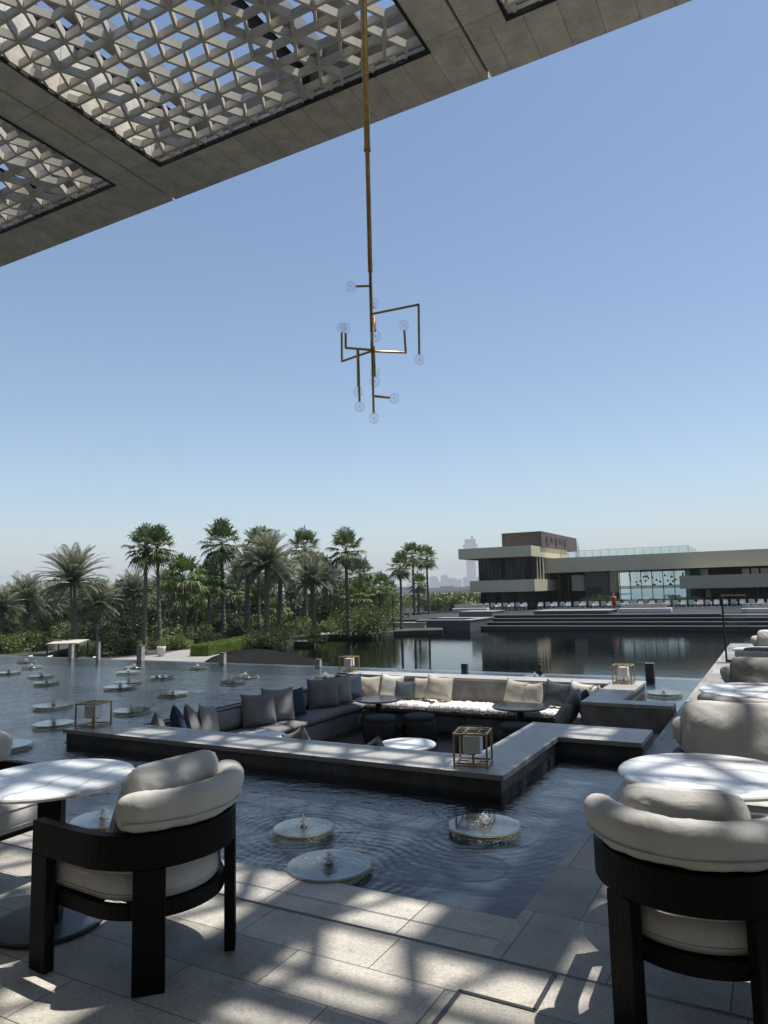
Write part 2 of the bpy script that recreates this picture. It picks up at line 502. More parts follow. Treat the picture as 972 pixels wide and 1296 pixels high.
M['dglass'] = plain('dark_glazing', (0.009, 0.011, 0.012), 0.1, 0.5, 0.8, stretch=(1.5, 1.5, 0.3), spec=0.22)
M['curtain'] = plain('curtain', (0.05, 0.048, 0.045), 0.9, 0.3, 2, stretch=(4, 4, 0.2))
M['interior'] = plain('interior_dark', (0.03, 0.03, 0.032), 0.9)
M['chair_white'] = plain('chair_white', (0.62, 0.60, 0.56), 0.7, 0.1)
M['tealglass'] = glassy('teal_glass', (0.24, 0.35, 0.34), 1.5, 0.0, 0.15, (0.05, 0.12, 0.12))
M['clearglass'] = glassy('clear_glass', (0.88, 0.93, 0.93), 1.45)
M['frame_dark'] = plain('dark_frame', (0.03, 0.03, 0.03), 0.5)
M['white_paint'] = plain('white_paint', (0.72, 0.71, 0.68), 0.6, 0.08)
M['red'] = plain('red_cloth', (0.45, 0.05, 0.03), 0.8)
M['skin'] = plain('skin', (0.35, 0.2, 0.13), 0.6)
M['date_leaf'] = leaf('date_palm_leaf', (0.09, 0.105, 0.062), (0.24, 0.255, 0.165), 1.2)
M['fan_leaf'] = leaf('fan_palm_leaf', (0.04, 0.065, 0.024), (0.15, 0.19, 0.07), 1.5)
M['fan_bright'] = leaf('fan_palm_bright', (0.05, 0.09, 0.02), (0.13, 0.19, 0.045), 1.5)
M['dead'] = leaf('dead_frond', (0.09, 0.075, 0.045), (0.19, 0.16, 0.10), 1.5)
M['bush'] = leaf('bush_leaf', (0.022, 0.036, 0.014), (0.075, 0.10, 0.035), 1.3)
M['bush2'] = leaf('bush_light', (0.05, 0.075, 0.022), (0.18, 0.22, 0.07), 1.3)
M['hedge'] = leaf('hedge_leaf', (0.06, 0.10, 0.012), (0.14, 0.20, 0.03), 2)
M['trunk'] = plain('palm_trunk', (0.13, 0.105, 0.08), 0.95, 0.35, 4, bump=1.0, bscale=12, stretch=(1, 1, 3))
M['bark'] = plain('bark', (0.09, 0.07, 0.05), 0.95, 0.3, 8)
M['blossom'] = plain('white_blossom', (0.75, 0.75, 0.7), 0.8)
M['tower'] = plain('tower_concrete', (0.45, 0.46, 0.47), 0.7, 0.1, 0.02)
M['tower_win'] = plain('tower_window', (0.30, 0.32, 0.34), 0.3, 0.2, 0.05)
M['shore'] = plain('far_shore_sand', (0.34, 0.31, 0.26), 0.9, 0.15, 0.02)

# ------------------------------------------------------------------ setting
LX0, LX1 = -7.32, -2.03          # sunken lounge, outer sides
LY0, LY1 = 5.57, 11.75
TOP = 0.12                       # coping height
WZ = -0.03                       # pool water level
FL = -0.74                       # lounge floor
EDGE = -1.24                     # left edge of the side deck
RIM = 13.55
CAN = -2.0
BANK = -1.7

# decks
MB().rect(-30, 12, -12, 3.1, 0).build('deck', M['deck'], ).__setitem__('kind', 'structure')
tag(MB().box(-30, -1.24, 3.1, 3.5, -0.4, 0).build('deck_edging', M['deck_edge']), kind='structure')
tag(MB().box(-1.24, 12, 3.1, 21, -0.4, 0).build('side_deck', M['deck_side']), kind='structure')
j = MB()
for x0, x1, y0, y1 in ((-30, -0.94, 3.092, 3.104), (-0.94, 12, 3.094, 3.103), (-1.246, -0.93, 2.792, 2.810), (-0.945, -0.925, 2.80, 3.092),
                       (-1.25, -1.23, 2.35, 2.80), (-30, -1.24, 3.262, 3.267)):
    j.rect(x0, x1, y0, y1, 0.004)
tag(j.build('drain_slot', M['joint']), kind='structure')

# pool water, bed and walls (open where the lounge and its passage are)
wm = MB(); fm = MB()
for x0, x1, y0, y1 in ((-45, LX0, 3.5, RIM), (LX0, EDGE, 3.5, LY0), (LX1, EDGE, LY0, 7.19), (LX0, LX1, LY1, RIM), (LX1, EDGE, 9.76, RIM)):
    wm.rect(x0, x1, y0, y1, WZ)
    fm.rect(x0, x1, y0, y1, -0.26)
tag(wm.build('pool_water', M['water']), kind='structure')
tag(fm.build('pool_floor', M['pool_tile']), kind='structure')
tag(MB().box(-45, EDGE, RIM, RIM + 0.2, -2.6, -0.06).build('pool_rim', M['lounge_side']), kind='structure')
tag(MB().box(EDGE - 0.001, 12, 21.0, 21.2, -2.6, 0.0).build('deck_end', M['lounge_side']), kind='structure')

# ------------------------------------------------------------------ sunken lounge
isl = empty('sunken_lounge', (LX0, LY0, 0), 0, 'sunken concrete lounge with a raised stone border standing in the pool', 'sunken lounge')
def isl_mb(): return MB()
def isl_build(mb, name, m_, **k):
    mb.v = [(x - LX0, y - LY0, z) for x, y, z in mb.v]
    o = mb.build(name, m_, isl, **k)
    return o
# retaining walls below the coping
w = MB()
w.box(LX0 + 0.03, LX1 - 0.03, LY0 + 0.03, 6.12, -0.9, TOP - 0.045)          # front
w.box(-2.47, LX1 - 0.03, 6.125, 7.2, -0.9, TOP - 0.045)                      # right of the seats
w.box(-2.47, EDGE, 7.22, 7.86, -0.9, TOP - 0.045)                            # bridge
w.box(-2.34, EDGE, 9.47, 9.74, -0.9, TOP - 0.045)                            # behind the passage
w.box(-2.34, -1.92, 9.745, LY1 - 0.02, -0.9, TOP - 0.045)
w.box(-6.95, -2.35, 11.33, LY1 - 0.02, -0.9, TOP - 0.045)                    # back
w.box(-7.02, -6.955, 6.13, LY1 - 0.02, -0.9, -0.02)                          # left, almost at water level
isl_build(w, 'wall', M['lounge_side'])
# coping
c = MB()
c.prism([(LX0, LY0), (LX1, LY0), (LX1, 7.19), (EDGE, 7.19), (EDGE, 7.88), (-2.5, 7.88), (-2.5, 6.14), (-6.9, 6.14), (-7.05, 6.3), (LX0, 6.3)], TOP - 0.045, TOP)
isl_build(c, 'coping', M['lounge_top'], bevel=0.004)
c = MB()
c.prism([(-7.05, 11.3), (-2.36, 11.3), (-2.36, 9.45), (EDGE, 9.45), (EDGE, 9.76), (-1.9, 9.76), (-1.9, LY1), (-7.35, LY1), (-7.35, 11.45), (-7.05, 11.45)], TOP - 0.045, TOP)
isl_build(c, 'coping', M['lounge_top'], bevel=0.004)
c = MB(); c.box(-7.06, -6.94, 6.31, 11.29, -0.02, 0.012)
isl_build(c, 'side_coping', M['lounge_side'])
# inner faces
c = MB()
for bx in ((-6.94, -2.36, 11.305, 11.328), (-2.365, -2.345, 9.47, 11.3), (-2.34, EDGE, 9.452, 9.468), (-6.9, -2.49, 6.125, 6.138)):
    isl_build(MB().box(*bx, FL, TOP - 0.05), 'inner_facing', M['lounge_in'])
c = MB(); c.box(-6.95, EDGE, 6.13, 9.45, -0.9, FL); c.box(-6.95, -2.37, 9.45, 11.3, -0.9, FL)
isl_build(c, 'floor', M['lounge_floor'])
c = MB(); c.box(-1.62, EDGE, 7.9, 9.44, FL, -0.22); c.box(-1.9, -1.62, 7.9, 9.44, FL, -0.48)
isl_build(c, 'step', M['lounge_top'], bevel=0.004)
# the built-in benches
benches = []
for nm, bx, cx_ in (('bench', (-6.94, -6.34, 6.15, 11.3), None), ('bench', (-6.335, -2.37, 10.62, 11.3), None), ('bench', (-6.335, -2.5, 6.15, 6.62), None), ('bench', (-2.86, -2.37, 9.5, 10.6), None)):
    x0, x1, y0, y1 = bx
    b = MB().box(x0, x1, y0, y1, FL + 0.09, -0.40).box(x0 + (0.0 if x1 - x0 > 2 else 0.0), x1 - 0.06, y0 + 0.06, y1, FL, FL + 0.088)
    isl_build(b, nm, M['lounge_in'])


# ------------------------------------------------------------------ soft things
def slab_cushion(mb, x0, x1, y0, y1, z0, z1, seg=0.12, puff=0.02, seed=0):
    nx = max(4, int((x1 - x0) / seg)); ny = max(4, int((y1 - y0) / seg))
    nx = min(nx, 40); ny = min(ny, 40)
    def edge(t):  # 0..1 -> rounding
        e = min(t, 1 - t); return e
    vs = []; fs = []
    r = min(0.05, (z1 - z0) * 0.5)
    def P_(i, j, top):
        u = i / nx; v = j / ny
        x = x0 + (x1 - x0) * u; y = y0 + (y1 - y0) * v
        dx = min(u, 1 - u) * (x1 - x0); dy = min(v, 1 - v) * (y1 - y0)
        d = min(dx, dy)
        h = 1 - max(0, 1 - d / r) ** 2 if d < r else 1
        z = (z1 - r + r * (0.35 + 0.65 * h)) if top else (z0 + r - r * (0.6 + 0.4 * h))
        if top: z += noise.noise(Vector((x * 4 + seed, y * 4, seed))) * puff * h
        return (x, y, z)
    for top in (1, 0):
        for i in range(nx + 1):
            for j_ in range(ny + 1): vs.append(P_(i, j_, top))
    o = (nx + 1) * (ny + 1)
    for i in range(nx):
        for j_ in range(ny):
            a = i * (ny + 1) + j_; b = a + ny + 1
            fs.append((a, b, b + 1, a + 1)); fs.append((o + a, o + a + 1, o + b + 1, o + b))
    for i in range(nx):
        a = i * (ny + 1); b = a + ny + 1
        fs.append((a, o + a, o + b, b))
        a += ny; b += ny
        fs.append((a, b, o + b, o + a))
    for j_ in range(ny):
        a = j_; fs.append((a, a + 1, o + a + 1, o + a))
        a = nx * (ny + 1) + j_; fs.append((a, o + a, o + a + 1, a + 1))
    mb.add(vs, fs)
    return mb


def pillow_mb(w, h, t, seed=0, n=18, crease=1.0, sag=0.0, soft=False):
    """upright pillow in the XZ plane, its front towards -Y, bottom edge at z=0"""
    mb = MB(); vs = []; fs = []
    for side in (-1, 1):
        for i in range(n + 1):
            for j_ in range(n + 1):
                u = -1 + 2 * i / n; v = -1 + 2 * j_ / n
                e = max(0.0, (1 - u ** 4) * (1 - v ** 4))
                prof = e ** 0.55 * (1 - 0.18 * (u * u + v * v))
                k = 1 - 0.035 * (1 - v * v) * abs(u) ** 3 ; k2 = 1 - 0.035 * (1 - u * u) * abs(v) ** 3
                x = u * w / 2 * k; z = v * h / 2 * k2
                if soft:
                    x = u * w / 2 * (1 - .09 * abs(v) ** 5 - .03 * v * v); z = v * h / 2 * (1 - .12 * abs(u) ** 5)
                    prof = e ** 0.36
                # soft sag in the middle of the upper edge and a fuller bottom
                z -= sag * (1 - u * u) * max(0, v) * h * 0.5
                th = t / 2 * prof * (1.08 - 0.14 * v)
                cn = noise.noise(Vector((x * 7 + seed * 3.1, z * 7, seed * 1.7 + side))) * 0.10 * t * crease * prof
                # radial creases from the corners
                ang = math.atan2(1 - abs(v), 1 - abs(u)) if (abs(u) + abs(v)) > 0 else 0
                cn += math.sin(ang * 13 + seed + side) * 0.06 * t * crease * prof * (abs(u) * abs(v)) ** 1.5
                y = side * (th + cn)
                vs.append((x, y, z + h / 2))
    o = (n + 1) ** 2
    for i in range(n):
        for j_ in range(n):
            a = i * (n + 1) + j_; b = a + n + 1
            fs.append((a, b, b + 1, a + 1)); fs.append((o + a, o + a + 1, o + b + 1, o + b))
    mb.add(vs, fs)
    return mb


def loose_pillow(loc, face, lean, w, h, t, m_, label, spin=0.0, group='cushions in the sunken lounge', seed=0, cat='cushion', sag=0.12, n=18, seam=None, soft=False):
    """face: direction (deg, 0=+X) the front looks to; lean: deg backwards; spin: roll in its own plane"""
    mb = pillow_mb(w, h, t, seed, n, sag=sag, soft=soft)
    # spin about its centre, then lean back, then drop so that the lowest point is at z=0
    Ms = Matrix.Translation((0, 0, h / 2)) @ Matrix.Rotation(R(spin), 4, 'Y') @ Matrix.Translation((0, 0, -h / 2))
    Ml = Matrix.Rotation(-R(lean), 4, 'X')
    mm = Ml @ Ms
    vv = [mm @ Vector(p) for p in mb.v]
    zm = min(p.z for p in vv)
    mb.v = [(p.x, p.y, p.z - zm) for p in vv]
    o = mb.build('cushion', m_, smooth=True)
    o.location = loc
    o.rotation_euler = (0, 0, R(face + 90))
    tag(o, label, cat, group)
    return o


# seat pads of the lounge
SEAT = -0.28
s_ = slab_cushion(MB(), -6.93, -6.32, 6.75, 9.0, -0.395, SEAT, seed=1)
tag(s_.build('seat_pad', M['grey_fab'], smooth=True), 'long grey seat pad on the left bench, nearer half', 'seat pad', 'seat pads of the sunken lounge')
s_ = slab_cushion(MB(), -6.93, -6.32, 9.02, 11.28, -0.395, SEAT, seed=2)
tag(s_.build('seat_pad', M['grey_fab'], smooth=True), 'long grey seat pad on the left bench, far half up to the back corner', 'seat pad', 'seat pads of the sunken lounge')
s_ = slab_cushion(MB(), -6.3, -2.88, 10.60, 11.28, -0.395, SEAT - 0.01, seed=3)
tag(s_.build('seat_pad', M['mid_fab'], smooth=True), 'seat pad of the back bench, under the white sheepskins', 'seat pad', 'seat pads of the sunken lounge')
s_ = slab_cushion(MB(), -6.3, -2.52, 6.16, 6.66, -0.395, SEAT, seed=4)
tag(s_.build('seat_pad', M['mid_fab'], smooth=True), 'seat pad tucked behind the front stone border', 'seat pad', 'seat pads of the sunken lounge')
s_ = slab_cushion(MB(), -2.87, -2.38, 9.52, 11.28, -0.395, SEAT, seed=5)
tag(s_.build('seat_pad', M['grey_fab'], smooth=True), 'short grey seat pad at the right end of the back bench', 'seat pad', 'seat pads of the sunken lounge')
# upholstered back panels on the left wall
for k, (y0, y1) in enumerate(((6.2, 7.45), (7.48, 8.73), (8.76, 10.0), (10.03, 11.27))):
    s_ = MB(); slab_cushion(s_, -0.36, 0.0, 0, y1 - y0, 0, 0.09, seed=k)
    s_.v = [(-6.95 + z * 1.0, y0 + y, SEAT + 0.01 + (-x) * 0.72) for x, y, z in s_.v]
    s_.f = [f[::-1] for f in s_.f]
    lab = ('upholstered grey back panel at the near end of the left wall', 'second grey back panel of the left wall from the front', 'third grey back panel of the left wall, behind the navy cushion',
           'farthest grey back panel of the left wall, at the back corner')[k]
    tag(s_.build('back_panel', M['grey_fab'], smooth=True), lab, 'back panel', 'back panels of the left bench')


def fur_throw(x0, x1, y0, y1, z, seed, label):
    mb = MB(); rr = random.Random(seed)
    nx = int((x1 - x0) / 0.03); ny = int((y1 - y0) / 0.03)
    vs = []; fs = []
    for i in range(nx + 1):
        for j_ in range(ny + 1):
            u = i / nx; v = j_ / ny
            x = x0 + (x1 - x0) * u; y = y0 + (y1 - y0) * v
            e = min(u, 1 - u) * (x1 - x0); g = min(v, 1 - v) * (y1 - y0)
            rim = min(1, min(e, g) / 0.06)
            zz = z + 0.035 * rim + noise.noise(Vector((x * 14, y * 14, seed))) * 0.014 * rim + rr.uniform(-.004, .004)
            x += noise.noise(Vector((y * 6, seed, 1))) * 0.05 * (1 - rim); y += noise.noise(Vector((x * 6, seed, 2))) * 0.06 * (1 - rim)
            if v < 0.06: zz -= (0.06 - v) * 0.5
            vs.append((x, y, zz))
    for i in range(nx):
        for j_ in range(ny):
            a = i * (ny + 1) + j_; b = a + ny + 1
            fs.append((a, b, b + 1, a + 1))
    mb.add(vs, fs)
    # tufts
    for _ in range(1500):
        i = rr.randrange(len(vs)); x, y, zz = vs[i]
        a = rr.uniform(0, 2 * PI); l = rr.uniform(.015, .04)
        dx, dy = math.cos(a) * l, math.sin(a) * l
        mb.add([(x - dy * .2, y + dx * .2, zz), (x + dy * .2, y - dx * .2, zz), (x + dx, y + dy, zz + rr.uniform(-.01, .015))], [(0, 1, 2)])
    o = mb.build('sheepskin', M['fur'], smooth=True)
    mo = o.modifiers.new('thick', 'SOLIDIFY'); mo.thickness = 0.012
    tag(o, label, 'throw', 'sheepskins on the benches')


fur_throw(-6.25, -5.15, 10.58, 11.22, SEAT, 1, 'white sheepskin on the back bench, left one beneath the beige cushions')
fur_throw(-5.12, -4.15, 10.56, 11.22, SEAT, 2, 'white sheepskin in the bare middle of the back bench')
fur_throw(-4.12, -3.0, 10.58, 11.22, SEAT, 3, 'white sheepskin on the back bench, right one behind the round grey table')
fur_throw(-6.85, -6.28, 6.5, 7.5, SEAT, 4, 'white sheepskin on the near end of the left bench')
fur_throw(-4.9, -3.9, 6.16, 6.62, SEAT, 5, 'white sheepskin on the front bench just behind the stone border')

S2 = SEAT + 0.045
LG = 'cushions along the left bench'
BG = 'cushions along the back bench'
cush = [
    # x, y, face, lean, w, h, t, mat, spin, label
    (-6.62, 6.42, 60, 14, .46, .46, .15, 'mid_fab', 32, 'light grey cushion standing on its corner, nearest on the left bench', LG),
    (-6.60, 6.72, 55, 14, .48, .48, .15, 'navy_fab', 38, 'navy cushion standing on its corner at the near end of the left bench', LG),
    (-6.62, 7.00, 40, 16, .50, .50, .16, 'grey_fab', 24, 'grey cushion on its corner, just beyond the nearest navy one', LG),
    (-6.62, 7.28, 20, 14, .50, .50, .15, 'mid_fab', 12, 'light grey cushion turned edge on, last of the four near ones', LG),
    (-6.66, 8.32, -30, 14, .52, .50, .17, 'grey_fab', 0, 'big dark grey cushion in the middle of the left bench', LG),
    (-6.62, 8.72, -35, 16, .50, .52, .16, 'mid_fab', 2, 'grey cushion overlapping the big dark one on the left bench', LG),
    (-6.66, 9.10, -25, 14, .50, .46, .15, 'navy_fab', 0, 'dark navy cushion in the middle of the left bench', LG),
    (-6.66, 9.98, -35, 14, .54, .52, .17, 'grey_fab', 0, 'big dark grey cushion farther along the left bench', LG),
    (-6.60, 10.34, -35, 14, .50, .52, .16, 'mid_fab', 0, 'lighter grey cushion beside the farther navy one', LG),
    (-6.62, 10.72, -40, 12, .48, .50, .14, 'navy_fab', 0, 'navy cushion at the far end of the left bench', LG),
    (-6.42, 11.02, -70, 14, .46, .46, .14, 'beige_fab', 0, 'cream cushion in the back left corner next to the navy one', BG),
    (-6.02, 11.08, -85, 14, .50, .48, .15, 'white_fab', 4, 'white cushion behind the small slate one, back bench', BG),
    (-5.72, 10.96, -88, 18, .40, .40, .13, 'slate_fab', 0, 'small slate blue cushion in front of the white one', BG),
    (-5.40, 11.06, -95, 14, .46, .46, .15, 'beige_fab', -3, 'cream cushion half hidden by the beige one on the back bench', BG),
    (-5.06, 10.98, -80, 16, .52, .50, .17, 'beige_fab', 5, 'large beige cushion, the last of the left cluster on the back bench', BG),
    (-3.78, 11.06, -100, 14, .46, .46, .15, 'beige_fab', 7, 'beige cushion behind the round table, leftmost of the right cluster', BG),
    (-3.50, 11.00, -120, 14, .46, .44, .16, 'beige_fab', -6, 'beige cushion turned sideways next to the slate one', BG),
    (-3.12, 11.04, -100, 14, .48, .46, .15, 'slate_fab', 8, 'slate blue cushion between the beige and the white ones', BG),
    (-2.78, 11.10, -110, 12, .46, .46, .14, 'white_fab', 6, 'white cushion in the back right corner', BG),
    (-2.52, 10.86, -160, 12, .44, .46, .14, 'white_fab', -8, 'cream cushion against the right wall of the back corner', BG),
    (-2.60, 10.42, -165, 14, .42, .46, .14, 'slate_fab', -8, 'slate cushion behind the big grey one at the right wall', BG),
    (-2.66, 9.92, -170, 20, .60, .58, .18, 'grey_fab', 0, 'big dark grey cushion leaning on the right wall', BG),
    (-2.70, 9.58, -155, 30, .46, .44, .15, 'grey_fab', 0, 'smaller dark grey cushion in front of the big one at the right wall', BG),
    (-4.55, 6.38, 75, 12, .44, .42, .14, 'mid_fab', 22, 'light grey cushion peeking over the front border by the white low table', 'cushions on the front bench'),
    (-3.62, 6.32, 85, 12, .40, .38, .13, 'slate_fab', 26, 'small slate cushion with only its top above the front border', 'cushions on the front bench'),
    (-3.15, 6.34, 92, 40, .50, .42, .14, 'grey_fab', 6, 'grey cushion behind the front border beside the big lantern', 'cushions on the front bench'),
]
for k, (x, y, fa, le, w_, h_, t_, mm, sp, lab, g) in enumerate(cush):
    q_ = .80 if 'back bench' in g else (.84 if k < 4 else .93)
    w_, h_ = w_ * (q_ + .06), h_ * q_
    loose_pillow((x, y, S2 if 'back bench' in g else SEAT + 0.01), fa, le, w_, h_, t_, M[mm], lab, sp, g, seed=k, n=14)


# ------------------------------------------------------------------ tables and stools in the lounge
def lounge_table(x, y, r, ztop, m_, label, low=False):
    t = empty('round_table', (x, y, FL), 0, label, 'table', 'round tables in the sunken lounge')
    H = ztop - FL
    MB().lathe([(r * .3, H - .03), (r - .015, H - .03), (r, H - .02), (r, H - .008), (r - .008, H)], 48).build('table_top', m_, t, smooth=False)
    MB().lathe([(.05, .03), (.05, H - .03)], 16).build('column', M['black'], t, smooth=False)
    MB().lathe([(r * .55, 0), (r * .55, .02), (r * .5, .03)], 32).build('foot', M['black'], t)
    return t


lounge_table(-5.79, 10.24, .37, -0.12, M['grey_marble'], 'round grey table at the back left, in front of the white cushion')
lounge_table(-3.46, 10.33, .41, -0.12, M['grey_marble'], 'round grey table at the back right by the beige cushions')
lounge_table(-3.62, 7.0, .31, -0.03, M['marble'], 'low round white table just behind the front border')
lounge_table(-5.75, 7.15, .34, -0.13, M['marble'], 'round white table at the near left, mostly hidden by the border')


def stool(x, y, label):
    t = empty('stool', (x, y, FL), rnd.uniform(0, 3), label, 'stool', 'dark woven drum stools')
    t.scale = (1, 1, 1.1)
    prof = [(.20, 0), (.235, .05), (.262, .14), (.268, .22), (.255, .32), (.235, .37)]
    b = MB(); b.lathe(prof, 72, ribs=1, amp=0.006)
    for k in range(3):
        z = .07 + .11 * k
        rr = .258 if k else .248
        ring = [(rr * math.cos(a * PI / 16), rr * math.sin(a * PI / 16), z) for a in range(33)]
        b.tube(ring, .005, 5, cap=False)
    b.build('base', M['rattan'], t)
    MB().lathe([(.22, .365), (.238, .375), (.243, .40), (.232, .425), (.19, .435), (.02, .438)], 36).build('seat_cushion', M['slate_dark'], t, smooth=True)
    return t


M['slate_dark'] = fabric('dark_slate_fabric', (0.05, 0.055, 0.065))
stool(-5.40, 9.60, 'dark woven stool at the left, in front of the back left table')
stool(-4.90, 9.90, 'dark woven stool, second from the left')
stool(-3.76, 9.22, 'dark woven stool behind the big lantern')
stool(-3.30, 9.68, 'dark woven stool partly hidden by the stone border, rightmost')


# ------------------------------------------------------------------ lanterns
def lantern(x, y, s, rz, label):
    t = empty('lantern', (x, y, TOP), R(rz), label, 'lantern', 'cube frame lanterns on the stone border')
    h = s * 1.02; a = s / 2; b = .016
    f = MB()
    for sx in (-1, 1):
        for sy in (-1, 1):
            f.box(sx * a - b / 2, sx * a + b / 2, sy * a - b / 2, sy * a + b / 2, 0, h)
    for z in (b / 2 + .012, h - b / 2 + .001):
        for s2 in (-1, 1):
            f.bar((-a + b / 2, s2 * a, z), (a - b / 2, s2 * a, z), b * 0.96, b * .96)
            f.bar((s2 * a, -a + b / 2, z), (s2 * a, a - b / 2, z), b * .96, b * .96)
    for s2 in (-1, 1):
        f.bar((-a + b / 2, s2 * a * .42, h - .004), (a - b / 2, s2 * a * .42, h - .004), .012, .010)
        f.bar((s2 * a * .42, -a + b / 2, h - .006), (s2 * a * .42, a - b / 2, h - .006), .012, .009)
        f.bar((-a + b / 2, s2 * a * .42, .018), (a - b / 2, s2 * a * .42, .018), .012, .010)
    f.build('frame', M['bronze'], t, bevel=.0015, segs=1)
    MB().box(-.075 * s / .28, .075 * s / .28, -.075 * s / .28, .075 * s / .28, h * .36, h * .88).build('shade', M['candle'], t, bevel=.006)
    st = MB(); st.box(-.008, .008, -.008, .008, .02, h * .36); st.box(-.05, .05, -.05, .05, .012, .024)
    st.box(-.078, .078, -.012, .012, h * .335, h * .358)
    st.build('stem', M['bronze'], t)


lantern(-2.38, 5.82, .275, 12, 'bronze cube lantern on the front corner of the stone border, largest in view')
lantern(-7.12, 5.83, .27, 8, 'bronze cube lantern on the left corner of the stone border')
lantern(-7.18, 11.62, .27, 3, 'bronze cube lantern on the far left corner behind the cushions')
lantern(-2.17, 11.42, .27, 0, 'bronze cube lantern on the far right corner of the border')


# ------------------------------------------------------------------ fountain discs
def disc_proto():
    t = empty('fountain_disc', (0, 0, 0), 0)
    r = .25
    MB().lathe([(.02, .040), (r - .006, .040), (r - .004, .042), (r - .006, .045)], 56).build('disc', M['disc'], t)
    MB().lathe([(r - .02, .014), (r - .003, .014), (r, .017), (r, .036), (r - .003, .039), (r - .03, .039), (r - .03, .014), (r - .02, .014)], 56, caps=False).build('disc_rim', M['disc_edge'], t, smooth=False)
    MB().lathe([(.05, .0), (.05, .0135)], 20).build('foot', M['bollard'], t)
    MB().lathe([(.030, .0455), (.032, .049), (.020, .054)], 16).build('nozzle', M['brass'], t)
    w_ = MB(); rr = random.Random(3)
    w_.lathe([(.030, .052), (.022, .058), (.014, .068), (.006, .074)], 9)
    for _ in range(150):
        a = rr.uniform(0, 2 * PI); d = abs(rr.gauss(0, .035)); z = .055 + max(0, (.07 - d * .9)) * rr.random()
        w_.ball((d * math.cos(a), d * math.sin(a), z), rr.uniform(.002, .007), 6, 4)
    for _ in range(36):
        a = rr.uniform(0, 2 * PI); d = rr.uniform(.05, r - .02)
        w_.ball((d * math.cos(a), d * math.sin(a), .057), rr.uniform(.002, .006), 6, 4, .4)
    for _ in range(260):
        a = rr.uniform(0, 2 * PI); d = r + abs(rr.gauss(.0, .022))
        w_.ball((d * math.cos(a), d * math.sin(a), rr.uniform(.0, .03)), rr.uniform(.0015, .0035), 6, 4)
    tag(w_.build('water_jet', M['drops'], t, smooth=True), kind='stuff')
    return t


discs = [
    (-2.97, 4.17, .82, 'small fountain disc in the near pool, left of the pair by the terrace'),
    (-2.44, 3.68, 1.0, 'fountain disc nearest to the terrace edge'),
    (-1.87, 4.72, .98, 'fountain disc in the near pool in front of the border corner'),
    (-4.42, 3.72, .9, 'fountain disc seen under the left marble table'),
    (-7.66, 5.09, 1.15, 'fountain disc cut by the left edge of the view, left of the lounge'),
    (-9.77, 7.27, 1.15, 'fountain disc left of the lantern and beyond the half hidden one'),
    (-8.35, 6.22, 1.0, 'fountain disc right behind the left lantern'),
    (-8.19, 7.36, 1.05, 'fountain disc right of the left lantern, near the left wall'),
    (-10.57, 9.22, 1.15, 'fountain disc beyond the left lantern, with a second one just behind'),
    (-10.95, 9.75, 1.0, 'fountain disc overlapped by the large one beyond the lantern'),
    (-12.58, 9.19, .95, 'fountain disc at the far left, the nearer of two close together'),
    (-13.78, 9.94, 1.0, 'fountain disc at the far left, the farther of two close together'),
    (-12.46, 11.08, 1.0, 'fountain disc near the planter pot, the nearer of a pair'),
    (-13.2, 11.9, .95, 'fountain disc near the planter pot, the farther of a pair'),
    (-10.95, 10.61, 1.0, 'fountain disc in front of the pale path, in the middle of the pool'),
    (-8.95, 8.89, 1.0, 'fountain disc midway along the left wall of the lounge'),
    (-11.62, 12.3, .9, 'fountain disc closest to the hedge by the far rim'),
    (-8.97, 10.42, .95, 'fountain disc left of the far end of the left wall, nearer one'),
    (-9.35, 11.22, 1.0, 'fountain disc left of the far end of the left wall, farther one'),
    (-7.76, 11.68, .95, 'fountain disc touching the view of the far left lantern'),
    (-1.60, 11.38, 1.0, 'fountain disc right of the far right lantern, beside the side deck'),
    (-15.2, 10.15, 1.0, 'fountain disc at the left edge of the view, in the far row'),
    (-17.52, 12.18, 1.0, 'fountain disc farthest away at the left, under the shrubs'),
    (-12.9, 8.1, .95, 'fountain disc cut by the left edge, midway to the far rim'),
    (-3.97, 12.75, .8, 'fountain disc behind the back border, right of its middle'),
    (-6.75, 12.6, .8, 'fountain disc behind the back border, above the white cushion'),
    (-15.9, 11.2, .95, 'fountain disc in the far left row, between the edge one and the farthest'),
]
dp = disc_proto()
for k, (x, y, s, lab) in enumerate(discs):
    o = dp if k == 0 else copy_tree(dp)
    o.location = (x, y, WZ); o.scale = (s, s, 1.0); o.rotation_euler = (0, 0, k * 1.3)
    tag(o, lab, 'fountain disc', 'round fountain discs in the pool')


# ------------------------------------------------------------------ armchairs
def ring_path(t):
    """U-shaped plan of the arm rail, facing +X, t in 0..1"""
    Ra = .345
    L1 = .36; arc = PI * Ra; tot = 2 * L1 + arc
    s = t * tot
    x0 = .02
    if s < L1: return Vector((x0 + L1 - s, Ra, 0)), Vector((0, 1, 0))
    if s < L1 + arc:
        a = PI / 2 + (s - L1) / Ra
        return Vector((x0 + Ra * math.cos(a), Ra * math.sin(a), 0)), Vector((math.cos(a), math.sin(a), 0))
    s -= L1 + arc
    return Vector((x0 + s, -Ra, 0)), Vector((0, -1, 0))


def band(mb, r_off_in, r_off_out, z0, z1, t0=0.0, t1=1.0, n=48, rnd_=True):
    vs = []; fs = []
    for i in range(n + 1):
        p, nn = ring_path(t0 + (t1 - t0) * i / n)
        for off, z in ((r_off_in, z0), (r_off_out, z0), (r_off_out, z1), (r_off_in, z1)):
            q = p + nn * off; vs.append((q.x, q.y, z))
    for i in range(n):
        for k in range(4):
            l = (k + 1) % 4
            fs.append((i * 4 + k, i * 4 + l, (i + 1) * 4 + l, (i + 1) * 4 + k)[::-1])
    fs.append((0, 1, 2, 3)); fs.append((n * 4 + 3, n * 4 + 2, n * 4 + 1, n * 4))
    return mb.add(vs, fs)


